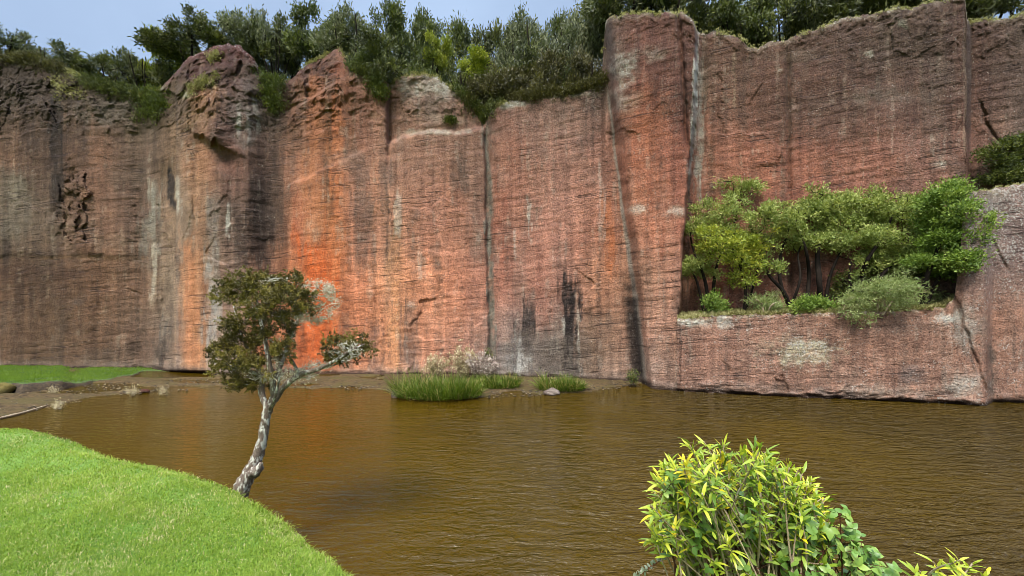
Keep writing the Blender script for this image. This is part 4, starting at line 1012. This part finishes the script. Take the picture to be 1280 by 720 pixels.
ledge_tree('bushy bright green tree at the right end of the ledge against the grey block', M['ledge_leaf_green'],
  [[(1150, 384, 4.6), (1156, 355, 4), (1166, 325, 3), (1180, 290, 2), (1186, 255, 1)], [(1154, 384, 3.4), (1172, 350, 2.6), (1196, 320, 1.8), (1212, 296, 1)]],
  [(1184, 246, 26, 12), (1164, 258, 20, 11), (1202, 264, 22, 11), (1176, 278, 30, 13), (1212, 286, 22, 12), (1192, 300, 30, 12), (1166, 304, 22, 11), (1222, 306, 14, 9), (1202, 326, 24, 10), (1184, 336, 18, 9), (1228, 292, 14, 9), (1216, 274, 16, 9), (1150, 330, 18, 9), (1206, 244, 14, 8)], 420, 66, s=0.12, ydep=0.3)
ledge_tree('silvery arching shrub spilling over the ledge front below the wide tree', M['spray_leaf'],
  [[(1096, 388, 2.4), (1094, 370, 2), (1080, 360, 1.4), (1062, 372, .8)], [(1100, 388, 2.4), (1112, 362, 1.8), (1136, 356, 1.2), (1166, 368, .7)], [(1098, 388, 2), (1086, 392, 1.5), (1078, 408, .8)], [(1102, 388, 2), (1122, 372, 1.4), (1150, 380, .8)]],
  [(1090, 362, 26, 9), (1118, 358, 28, 9), (1070, 376, 22, 10), (1104, 378, 30, 9), (1140, 366, 22, 7), (1080, 398, 11, 11), (1130, 384, 18, 6), (1160, 378, 14, 5), (1062, 392, 12, 6), (1078, 412, 6, 6)], 210, 67, s=0.0, per=26, L=0.09, W=0.016, name='arching_shrub', cat='shrub', group='shrubs on the rock ledge', bark='twig', up=0.1, tw=0.007)
ledge_tree('low rounded fresh green bush on the ledge under the double trunked tree', M['ledge_leaf_green'],
  [[(1008, 390, 2), (1006, 382, 1.4), (1000, 377, .8)], [(1010, 390, 2), (1018, 381, 1.4), (1026, 377, .8)]],
  [(998, 382, 18, 6), (1014, 379, 18, 6), (1030, 383, 14, 5)], 70, 68, s=0.12, name='low_bush', cat='bush', group='shrubs on the rock ledge')
ledge_tree('small leafy bush at the foot of the tree by the pillar', M['ledge_leaf_green'],
  [[(892, 392, 2), (890, 382, 1.4), (886, 376, .8)]], [(888, 380, 10, 9), (900, 384, 9, 6)], 40, 69, s=0.1, name='low_bush', cat='bush', group='shrubs on the rock ledge')
ledge_tree('dry grassy tuft bush between the yellowing and the broad crowned tree', M['spray_leaf'],
  [[(955, 391, 2), (952, 380, 1.4), (944, 374, .8)], [(956, 391, 2), (966, 380, 1.4), (976, 378, .8)]], [(948, 378, 12, 7), (964, 380, 14, 6), (976, 384, 8, 4)], 60, 70, s=0.1, per=24, L=0.12, W=0.014, name='low_bush', cat='bush', group='shrubs on the rock ledge', bark='twig')
ledge_tree('shaded dark green bush behind the silvery arching shrub', M['mid_leaf'],
  [[(1064, 388, 2.4), (1062, 370, 1.6), (1056, 350, .8)], [(1110, 387, 2.4), (1116, 360, 1.6), (1120, 340, .8)]],
  [(1060, 352, 22, 14), (1084, 345, 22, 12), (1118, 345, 22, 12), (1054, 372, 16, 10), (1140, 340, 20, 10)], 150, 71, s=0.7, name='low_bush', cat='bush', group='shrubs on the rock ledge')
ledge_tree('dark green bush on top of the grey block at the right edge', M['mid_leaf'],
  [[(1262, 232, 3), (1260, 210, 2.2), (1254, 190, 1)], [(1266, 232, 3), (1278, 205, 2.2), (1284, 180, 1)]],
  [(1258, 186, 22, 10), (1280, 180, 24, 11), (1250, 202, 16, 8), (1272, 206, 26, 11), (1256, 220, 20, 7), (1290, 215, 20, 10)], 190, 72, s=0.55, name='dark_bush', cat='bush', group='shrubs on the rock ledge')

# --- the lone lichen-covered tree on the near shore
def shore_tree():
    rng = np.random.default_rng(80); Y0 = 3.86
    base = P(303, 610, Y0)
    wb = Buf(); nodes = []
    BR = [[(300, 616, 15), (306, 602, 13.5), (314, 588, 12), (321, 572, 10), (328, 550, 8.6), (331, 530, 8), (335, 512, 8), (343, 497, 7)],
          [(343, 500, 6.5), (341, 478, 5.4, -.05), (336, 452, 4.2, -.1), (331, 424, 3.2, -.12), (323, 388, 2.4, -.1), (318, 352, 1.2, -.1)],
          [(335, 512, 6), (327, 492, 5.2, .05), (327, 470, 4.4, .1), (315, 446, 3.2, .14), (301, 416, 2.2, .16), (292, 382, 1.2, .2)],
          [(343, 500, 6.5), (354, 484, 5.6), (374, 469, 5, -.04), (398, 461, 4, -.08), (420, 450, 3, -.1), (438, 438, 2, -.1), (456, 430, 1, -.08)],
          [(341, 478, 4.4, -.05), (353, 452, 3.4, .02), (364, 422, 2.6, .06), (374, 396, 2, .08), (388, 374, 1.4, .08), (402, 352, .7, .1)],
          [(364, 422, 2, .06), (352, 396, 1.6, .1), (350, 370, 1, .12)], [(327, 470, 3, .1), (306, 462, 2.2, .0), (290, 462, 1.2, -.1)],
          [(374, 469, 3, -.04), (366, 452, 2.2, -.12), (358, 438, 1.2, -.18)], [(398, 461, 2.4, -.08), (412, 458, 1.8, .04), (430, 452, 1, .1)],
          [(323, 388, 1.6, -.1), (306, 372, 1.1, -.16), (292, 362, .7, -.2)], [(335, 512, 3), (342, 502, 2.8, -.1), (348, 478, 2, -.18), (350, 462, 1.2, -.2)]]
    for br in BR:
        p, r = px_path(br, Y0); tube(wb, p, np.array(r) * 0.68, 10, 0.09, rng, 6); nodes += p[(2 if br is BR[0] else 1):]
    nodes = nodes[6:]
    tube(wb, [P(314, 592, Y0 - .03), P(322, 588, Y0 - .07), P(326, 579, Y0 - .09)], [0.05, 0.045, 0.016], 8, 0.2, rng, 3)    # knot
    lob_ = [(296, 363, 24, 9), (283, 375, 14, 7), (330, 352, 20, 8), (306, 350, 18, 8), (358, 352, 20, 8), (344, 366, 24, 9), (364, 372, 22, 9), (322, 376, 24, 9), (372, 388, 16, 7), (356, 398, 20, 8), (310, 402, 22, 10), (332, 394, 20, 8),
            (288, 412, 14, 8), (300, 428, 24, 10), (278, 440, 16, 9), (322, 424, 20, 9), (346, 414, 18, 8), (358, 438, 16, 8), (338, 444, 18, 9), (296, 450, 24, 10), (314, 462, 22, 10), (282, 466, 16, 9), (302, 480, 20, 8), (328, 476, 12, 7),
            (414, 432, 12, 7), (436, 426, 14, 7), (448, 436, 16, 7), (430, 446, 20, 7), (462, 440, 9, 5), (456, 424, 5, 4), (372, 350, 10, 6), (398, 386, 9, 5)]
    Ls = []
    for x, y, rx, ry in lob_:
        yy = Y0 + rng.uniform(-.28, .28); c = P(x, y, yy); Ls.append((*c, rx / F * yy, rx / F * yy, ry / F * yy))
    C, D = crown_clusters(Ls, 400, rng)
    twigs(wb, nodes, C[rng.permutation(len(C))[:260]], 0.0042, rng, sag=0.0)
    # fine upright sprays: each cluster is a handful of needle shoots
    sb = Buf()
    k = np.repeat(np.arange(len(C)), 8); m = len(k)
    S = C[k] + rng.normal(size=(m, 3)) * 0.021; SD = nrm(nrm(D[k]) * 0.6 + rng.normal(size=(m, 3)) * 0.55 + np.array([0, 0, .45]))
    SL = rng.uniform(0.035, 0.075, m)
    q = np.repeat(np.arange(m), 13); t = np.tile(np.linspace(0.05, 1, 13), m)
    tint = np.clip(0.5 * rng.random(len(C))[k] + 0.35 * rng.random(m), 0, 1)
    Np = S[q] + SD[q] * (SL[q] * t)[:, None]; nd = nrm(SD[q] * 0.7 + rng.normal(size=(len(q), 3)) * 0.75)
    leaf_quads(sb, Np, nd, 0.026 * (1.2 - 0.5 * t), 0.0105, np.clip(tint[q] + 0.15 * t * rng.random(len(q)), 0, 1), rng)
    # pale lichen-bearded twigs on the dead side
    lb = Buf()
    dead = [(395, 378, 30, 28, 150), (384, 400, 22, 8, 44), (410, 364, 8, 10, 24), (372, 468, 26, 8, 60), (345, 462, 14, 14, 46), (400, 456, 18, 8, 36), (432, 440, 20, 14, 80), (338, 352, 24, 5, 14), (356, 430, 14, 16, 26), (322, 470, 14, 12, 20), (410, 440, 9, 8, 16)]
    ln = list(nodes) 
    for x, y, rx, ry, n in dead:
        cc = []
        for _ in range(n):
            a = rng.uniform(0, 6.28); s = math.sqrt(rng.random()); yy = Y0 + rng.normal(0, .09)
            cc.append(P(x + rx * s * math.cos(a), y + ry * s * math.sin(a), yy))
        cc = np.array(cc); twigs(lb, nodes, cc, 0.0048, rng, sides=4, sag=-0.05)
        k = np.repeat(np.arange(n), 8); leaf_quads(lb, cc[k] + rng.normal(size=(len(k), 3)) * 0.017, rng.normal(size=(len(k), 3)) + np.array([.3, 0, .5]), rng.uniform(0.012, 0.032, len(k)), 0.006, rng.random(len(k)), rng)
    o = empty('shore_tree', base, 'crooked lone tree leaning from the lawn edge over the pond, trunk white with lichen', 'tree')
    wb.build('trunk', M['white_bark'], o, True, offset=base)
    sb.build('crown', M['heather_leaf'], o, offset=base)
    tag(lb.build('bare_twig', M['lichen'], o, offset=base), 'pale dead twigs bearded with grey lichen')
shore_tree()

# --- sedge clumps at the cliff foot
def sedge(label, x, y, wpx, hpx, n, seed, dry=0.05):
    rng = np.random.default_rng(seed)
    Y = EYE * F / (y - HY); base = np.array([(x - CX) / F * Y, Y, 0.02]); w = wpx / F * Y / 2; h = hpx / F * Y
    a = rng.uniform(0, 6.28, n); s = np.sqrt(rng.random(n))
    C = base + np.stack([np.cos(a) * s * w * .95, np.sin(a) * s * w * 0.5, rng.uniform(0, 0.03, n)], 1)
    d = np.stack([np.cos(a) * s * .34, np.sin(a) * s * .34 - .1, np.ones(n)], 1) + rng.normal(size=(n, 3)) * 0.3
    L = h * rng.uniform(0.55, 1.1, n) * (0.72 + 0.55 * fbm(C[:, 0] * 3.5, C[:, 1] * 3.5, 3, seed)); b = Buf()
    rnd = np.clip(0.35 * vn(C[:, 0] * 5, C[:, 1] * 5, seed) + 0.45 * rng.random(n), 0, .9); rnd[rng.random(n) < dry] = 1
    big_leaves(b, C, d, np.tile(np.array([[0.2, .1, 1.0]]), (n, 1)) + rng.normal(size=(n, 3)) * .4, L, 0.013, rnd, rng.uniform(0.05, 0.6, n), (1, .95, .8, .5, .05), 0.1)
    tag(b.build('sedge_clump', M['sedge'], offset=base), label, 'grass clump', 'sedge clumps at the cliff foot').location = base
sedge('wide green sedge clump at the pond edge, left of the small boulder', 548, 496, 112, 34, 3000, 90, 0.12)
sedge('middle sedge clump, low and darker green, right behind the wide one', 622, 485, 56, 22, 1300, 91, 0.16)
sedge('separate round sedge clump below the black streak on the wall', 702, 488, 62, 26, 1500, 92, 0.18)

def stone(label, x, y, w, h, mat, seed, z0=0.0, Y=None, name='boulder'):
    rng = np.random.default_rng(seed)
    Yd = Y or EYE * F / (y - HY); c = P(x, y, Yd)
    th = np.linspace(0, np.pi, 22); ph = np.linspace(0, 2 * np.pi, 36, endpoint=False)
    T, Ph = np.meshgrid(th, ph, indexing='ij')
    d = np.stack([np.sin(T) * np.cos(Ph), np.sin(T) * np.sin(Ph), np.cos(T)], -1)
    r = 1 + 0.28 * fbm(d[..., 0] * 1.6 + seed, d[..., 2] * 1.6 + d[..., 1] * 1.3, 4, seed); r = np.round(r * 9) / 9 * 0.5 + r * 0.5
    wx = w / F * Yd / 2; hz = h / F * Yd
    V = d * r[..., None] * np.array([wx, wx * 0.8, hz * 0.62]); V[..., 2] += hz * 0.36
    n, m = T.shape; i = np.arange(n - 1)[:, None] * m; j = np.arange(m)[None]; k = (j + 1) % m
    o = mesh(name, V.reshape(-1, 3), [np.stack([i + j, i + m + j, i + m + k, i + k], -1).reshape(-1, 4)], mat, None, None, True)
    o.location = c; tag(o, label, 'boulder'); return o
stone('ochre boulder at the end of the earth bank on the left', 2, 492, 24, 14, M['yellow_stone'], 5)
stone('small dark red stone lying on the mud flat', 181, 491, 12, 5, M['red_stone'], 6, name='stone')
stone('weathered stone at the foot of the round sedge clump', 690, 493, 20, 8, M['stone'], 9, name='stone')
stone('pale stone at the left tip of the wide sedge clump', 494, 497, 10, 10, M['stone'], 10, name='stone')

# --- dry and weedy plants near the foot of the wall
def dry_plant(label, x, y, w, h, n, seed, mat='straw', leaf=0.035, name='dry_shrub', cat='shrub', Y=None, group=None, zb=None, tw=0.006, green=None):
    rng = np.random.default_rng(seed); Yd = Y or EYE * F / (y - HY); base = P(x, y, Yd); wb = Buf(); fb = Buf(); C = []; 
    for k in range(n):
        a = rng.uniform(-1, 1); H = h * rng.uniform(.5, 1.0) * (1 - .3 * abs(a))
        e = P(x + a * w / 2, y - H, Yd + rng.normal(0, .12)); m = (base + e) / 2 + rng.normal(size=3) * .04
        tube(wb, [base + rng.normal(size=3) * .02, m, e], [tw, tw * .7, tw * .3], 4, 0, rng, 3)
        for f in np.linspace(.35, 1, 9): C.append(base * (1 - f) + e * f + rng.normal(size=3) * .04)
    C = np.array(C); q = np.repeat(np.arange(len(C)), 6)
    leaf_quads(fb, C[q] + rng.normal(size=(len(q), 3)) * .025, rng.normal(size=(len(q), 3)) + np.array([0, 0, .5]), leaf * rng.uniform(.6, 1.4, len(q)), leaf * .4, rng.random(len(q)), rng)
    o = empty(name, base, label, cat, group)
    wb.build('stem', M['twig'], o, offset=base); fb.build('foliage', M[mat], o, offset=base)
dry_plant('tall straw coloured shrub against the wall behind the wide sedge clump', 578, 472, 34, 46, 30, 101, Y=12.8, leaf=.08)
dry_plant('dense greyish pink dead shrub rounded against the wall beside the vertical cleft', 602, 470, 38, 30, 70, 108, Y=12.7, leaf=.08, mat='dead')
dry_plant('faded low dry weed left of the straw shrub by the wall', 546, 472, 36, 34, 22, 102, Y=12.8, leaf=.07)
dry_plant('small green weed beside the dead shrub at the foot of the vertical cleft', 612, 454, 14, 18, 10, 103, 'mid_leaf', .06, 'weed', 'plant', Y=13.0)
dry_plant('green weed with white flowers at the foot of the pillar', 791, 480, 12, 20, 9, 104, 'mid_leaf', .06, 'weed', 'plant', Y=11.75)
dry_plant('dead twiggy weed on the mud flat beside the red stone', 166, 495, 22, 14, 9, 105, 'straw', .03, 'dead_weed', 'plant')
dry_plant('pale dead weed right of the red stone on the mud', 201, 494, 12, 12, 7, 106, 'straw', .03, 'dead_weed', 'plant')
dry_plant('dead reed tuft at the water edge of the left mud flat', 72, 512, 18, 13, 9, 107, 'straw', .03, 'dead_weed', 'plant')
dry_plant('small bleached weed below the earth bank', 66, 492, 12, 9, 7, 108, 'straw', .025, 'dead_weed', 'plant')
b_ = Buf(); p_ = [np.array([*(P(x, y, EYE * F / (y - HY))[:2]), 0.035]) for x, y in ((-10, 527), (25, 519), (48, 512), (60, 508))]
tube(b_, p_, [.03, .028, .02, .01], 7, .1, RNG, 4); tag(b_.build('driftwood_branch', M['twig']), 'long pale driftwood branch along the left water edge', 'branch')

# --- foreground shrub with lance leaves, and brambles through it
def whorl(fb, tip, axis, n, L, W, rng, tint, spread=0.9, droop=0.3):
    axis = nrm(np.asarray(axis)[None])[0]; r = nrm(np.cross(axis, [0.3, 0.9, 0.2])[None])[0]; s = np.cross(axis, r)
    a = np.arange(n) * 2.4 + rng.uniform(0, 6); f = rng.random(n); el = (0.25 + 1.0 * f + rng.normal(0, .15, n)) * spread
    D = axis[None] * np.cos(el)[:, None] + (np.cos(a)[:, None] * r + np.sin(a)[:, None] * s) * np.sin(el)[:, None]
    C = tip - axis[None] * (f * 0.10)[:, None]
    UPv = axis[None] * 0.8 + np.array([0, 0, .5]) + rng.normal(size=(n, 3)) * .15
    big_leaves(fb, C, D, UPv, L * rng.uniform(.6, 1.2, n), W * rng.uniform(.7, 1.15, n), np.clip(tint + rng.normal(0, .16, n), 0, 1), droop * rng.uniform(-.6, 3.0, n))

def lance_shrub(label, tips, basepx, Y, seed, nl=(8, 13), L=0.057, W=0.0138, ground=None):
    rng = np.random.default_rng(seed); base = P(*basepx, Y); base[2] = LZ - 0.1 if ground is None else ground
    wb = Buf(); fb = Buf()
    for (x, y, t) in tips:
        yy = Y + rng.normal(0, .16); e = P(x, y, yy)
        s0 = base + rng.normal(size=3) * np.array([.16, .08, 0.02])
        m = s0 * .45 + e * .55 + np.array([0, 0, .08]) + rng.normal(size=3) * .04
        tube(wb, [s0, m, e], [.0065, .0045, .0026], 6, .05, rng, 5)
        ax = nrm((e - m)[None])[0] + np.array([0, -.15, .35]) + rng.normal(size=3) * .25
        whorl(fb, e, ax, int(rng.integers(*nl)), L, W, rng, t)
        for f in (0.72, .86):                                        # side leaves lower on the shoot
            c = m * (1 - f) + e * f; whorl(fb, c, ax, 3, L * .85, W, rng, t - .2, 1.3)
    o = empty('lance_leaf_shrub', base, label, 'shrub')
    wb.build('stem', M['twig'], o, True, offset=base); fb.build('foliage', M['yel_leaf'], o, offset=base, smooth=False)
    return o
def inside_tips(n, seed):
    rng = np.random.default_rng(seed); out = []
    while len(out) < n:
        x = rng.uniform(810, 1040); y = rng.uniform(552, 730)
        top = I(x, [808, 822, 840, 870, 900, 950, 985, 1010, 1030, 1045, 1060], [640, 590, 566, 558, 556, 562, 578, 600, 618, 650, 690])
        top += 13 * fbm(np.array([x / 16.0]), np.array([0.0]), 3, 114)[0]
        lefty = 600 < y < 650 and x < 835
        if y < top + 2 or (x < 850 and y > 676) or (y > 690 and rng.random() < .55): continue
        if x < 845 and 632 < y < 650 and rng.random() < .5: continue
        dens = np.clip(1.15 - (y - top) / 150, .22, 1)
        if rng.random() > dens: continue
        out.append((x, y, np.clip(rng.normal(.5, .2), .1, 1)))
    return out
tips = inside_tips(360, 110) + [(880, 552, .5), (862, 556, .5), (905, 556, .6), (950, 562, .5), (945, 575, .6), (822, 655, .5), (812, 664, .5), (835, 650, .45), (1022, 610, .7), (1015, 600, .7), (940, 690, 1.), (965, 618, 1.), (900, 690, .9), (1000, 700, 1.), (975, 655, .95), (905, 668, .85), (870, 710, .8)]
lance_shrub('yellow green lance leaved shrub in the right foreground, tangled with brambles', tips, (950, 860), 2.0, 111)
lance_shrub('second yellow green sprig poking up at the lower right corner', [(1150, 714, .5), (1166, 702, .6), (1186, 712, .6), (1200, 700, .7), (1216, 704, .65), (1232, 716, .6), (1180, 724, .5), (1210, 722, .5)], (1195, 860), 2.0, 112)

def bramble(label, spots, basepx, Y, seed):
    rng = np.random.default_rng(seed); base = P(*basepx, Y); base[2] = LZ - .1; wb = Buf(); fb = Buf()
    for (x, y, nn, sp) in spots:
        cc = P(x, y, Y + rng.normal(0, .05) - .06); s0 = base + rng.normal(size=3) * np.array([.15, .06, .02])
        tube(wb, [s0, s0 * .4 + cc * .6 + np.array([0, 0, .05]), cc], [.004, .0032, .0022], 5, 0, rng, 4)
        for _ in range(nn):
            c = cc + rng.normal(size=3) * sp / F * Y * np.array([1, .8, .75]); n = nrm((np.array([0, -.6, .8]) + rng.normal(size=3) * .45)[None])[0]
            tube(wb, [cc, (cc + c) / 2 + rng.normal(size=3) * .01, c], [.0016, .0013, .001], 4)
            d0 = nrm(np.cross(n, rng.normal(size=3))[None])[0]; tt = rng.random(); s = rng.uniform(.75, 1.25)
            for a in (-1.25, 0, 1.25):                               # three ovate leaflets
                d = d0 * math.cos(a) + np.cross(n, d0) * math.sin(a)
                big_leaves(fb, c[None], d[None], n[None] + rng.normal(size=(1, 3)) * .15, (.033 if a else .04) * s, .024 * s, np.clip(tt * .75 + rng.random() * .25, 0, 1), .3, (.12, .85, 1, .6, .03), .18)
    o = empty('bramble', base, label, 'bramble', 'brambles in the foreground')
    wb.build('stem', M['red_twig'], o, True, offset=base); fb.build('foliage', M['bramble_leaf'], o, offset=base)
bramble('bramble with blue green leaves showing on the left half of the yellow shrub', [(845, 596, 8, 9), (838, 612, 6, 8), (852, 612, 7, 9), (868, 640, 16, 14), (890, 652, 16, 14), (910, 634, 14, 14), (880, 668, 12, 14), (925, 650, 10, 12), (935, 672, 8, 10), (845, 672, 5, 8), (900, 610, 6, 10)], (905, 860), 1.93, 120)
bramble('bramble with broad green leaves sprawling down the right flank of the yellow shrub', [(988, 632, 10, 12), (1005, 645, 10, 12), (1018, 660, 12, 14), (1040, 660, 12, 14), (1055, 680, 14, 14), (1078, 690, 12, 12), (1070, 706, 14, 14), (1092, 708, 10, 10), (1030, 690, 14, 14), (1000, 675, 12, 14), (960, 705, 14, 14), (940, 712, 12, 12), (1050, 645, 4, 8), (1085, 720, 12, 14), (1010, 715, 14, 14), (975, 685, 10, 12)], (1030, 860), 1.93, 121)
def grey_sprig():
    rng = np.random.default_rng(130); Y = 1.95; base = P(850, 860, Y); base[2] = LZ - .1; wb = Buf(); fb = Buf()
    for path in ([(850, 740), (838, 690), (826, 700), (806, 714), (795, 722)], [(848, 740), (836, 672), (826, 655)]):
        p = [base + rng.normal(size=3) * .02] + [P(x, y, Y) for x, y in path]
        tube(wb, p, np.linspace(.005, .0012, len(p)), 5, 0, rng, 4)
        for a, b in zip(p[2:-1], p[3:]):
            for f in np.linspace(0, 1, 7): 
                c = a * (1 - f) + b * f; n = 3; big_leaves(fb, np.tile(c, (n, 1)), rng.normal(size=(n, 3)) * .6 + np.array([-.2, 0, .7]), rng.normal(size=(n, 3)) + np.array([0, -1, .3]), .022, .011, rng.random(n), .1)
    o = empty('grey_sprig', base, 'thin twig with small grey leaves left of the yellow shrub', 'plant')
    wb.build('stem', M['red_twig'], o, True, offset=base); fb.build('foliage', M['grey_twig_leaf'], o, offset=base)
grey_sprig()

# ------------------------------------------------------------------ sky, sun, camera
w = bpy.data.worlds.new("World"); SC.world = w; w.use_nodes = True
nt = w.node_tree; nt.nodes.clear()
EL, AZ = math.radians(56), math.radians(200)                         # sun behind the camera, a little to the left
sky = nt.nodes.new('ShaderNodeTexSky'); sky.sky_type = 'NISHITA'; sky.sun_disc = False
sky.sun_elevation = EL; sky.sun_rotation = AZ; sky.air_density = 1.0; sky.dust_density = 3.0; sky.ozone_density = 1.0
# a thin even overcast veils the blue
tc = nt.nodes.new('ShaderNodeTexCoord'); nz = nt.nodes.new('ShaderNodeTexNoise')
nz.inputs['Scale'].default_value = 2.0; nz.inputs['Detail'].default_value = 5
nt.links.new(tc.outputs['Generated'], nz.inputs['Vector'])
mr = nt.nodes.new('ShaderNodeMapRange'); mr.inputs[1].default_value = 0.3; mr.inputs[2].default_value = 0.7; mr.inputs[3].default_value = 0.4; mr.inputs[4].default_value = 0.95
nt.links.new(nz.outputs['Fac'], mr.inputs[0])
mx = nt.nodes.new('ShaderNodeMix'); mx.data_type = 'RGBA'
nt.links.new(mr.outputs[0], mx.inputs[0]); nt.links.new(sky.outputs[0], mx.inputs[6]); mx.inputs[7].default_value = (3.5, 4.6, 6.4, 1)
sx = nt.nodes.new('ShaderNodeSeparateXYZ'); nt.links.new(tc.outputs['Generated'], sx.inputs[0])
zr = nt.nodes.new('ShaderNodeMapRange'); zr.interpolation_type = 'SMOOTHSTEP'                   # an overcast sky is about three times brighter overhead
zr.inputs[1].default_value = 0.58; zr.inputs[2].default_value = 0.9; zr.inputs[3].default_value = 0.47; zr.inputs[4].default_value = 2.6
nt.links.new(sx.outputs['Z'], zr.inputs[0])
vm = nt.nodes.new('ShaderNodeVectorMath'); vm.operation = 'SCALE'; nt.links.new(mx.outputs[2], vm.inputs[0]); nt.links.new(zr.outputs[0], vm.inputs['Scale'])
bg = nt.nodes.new('ShaderNodeBackground'); bg.inputs['Strength'].default_value = 0.12
nt.links.new(vm.outputs[0], bg.inputs['Color'])
wo = nt.nodes.new('ShaderNodeOutputWorld'); nt.links.new(bg.outputs[0], wo.inputs['Surface'])

sl = bpy.data.lights.new('sun', 'SUN'); sl.energy = 1.8; sl.angle = math.radians(14); sl.color = (1.0, 0.95, 0.87)
so = bpy.data.objects.new('sun', sl); COL.objects.link(so)
# sun_rotation is measured clockwise from +Y; the lamp shines along its local -Z
sd = np.array([math.sin(AZ) * math.cos(EL), math.cos(AZ) * math.cos(EL), math.sin(EL)])
from mathutils import Vector
so.rotation_euler = Vector(sd).to_track_quat('Z', 'Y').to_euler()
so.location = (-5, -10, 20)

cd = bpy.data.cameras.new('camera'); co = bpy.data.objects.new('camera', cd); COL.objects.link(co)
co.location = (0, 0, EYE); co.rotation_euler = (math.radians(90), 0, 0)
cd.sensor_width = 36; cd.lens = 36 * F / 1280; cd.shift_y = (HY - 360) / 1280; cd.clip_start = 0.05; cd.clip_end = 1000
SC.camera = co
vs = SC.view_settings; vs.view_transform = 'Standard'; vs.look = 'None'; vs.exposure = 1.4; vs.gamma = 1.0; vs.use_curve_mapping = False
cy = SC.cycles; cy.filter_width = 0.7; cy.max_bounces = 6; cy.diffuse_bounces = 3; cy.glossy_bounces = 3; cy.transmission_bounces = 3; cy.transparent_max_bounces = 4; cy.caustics_reflective = False; cy.caustics_refractive = False
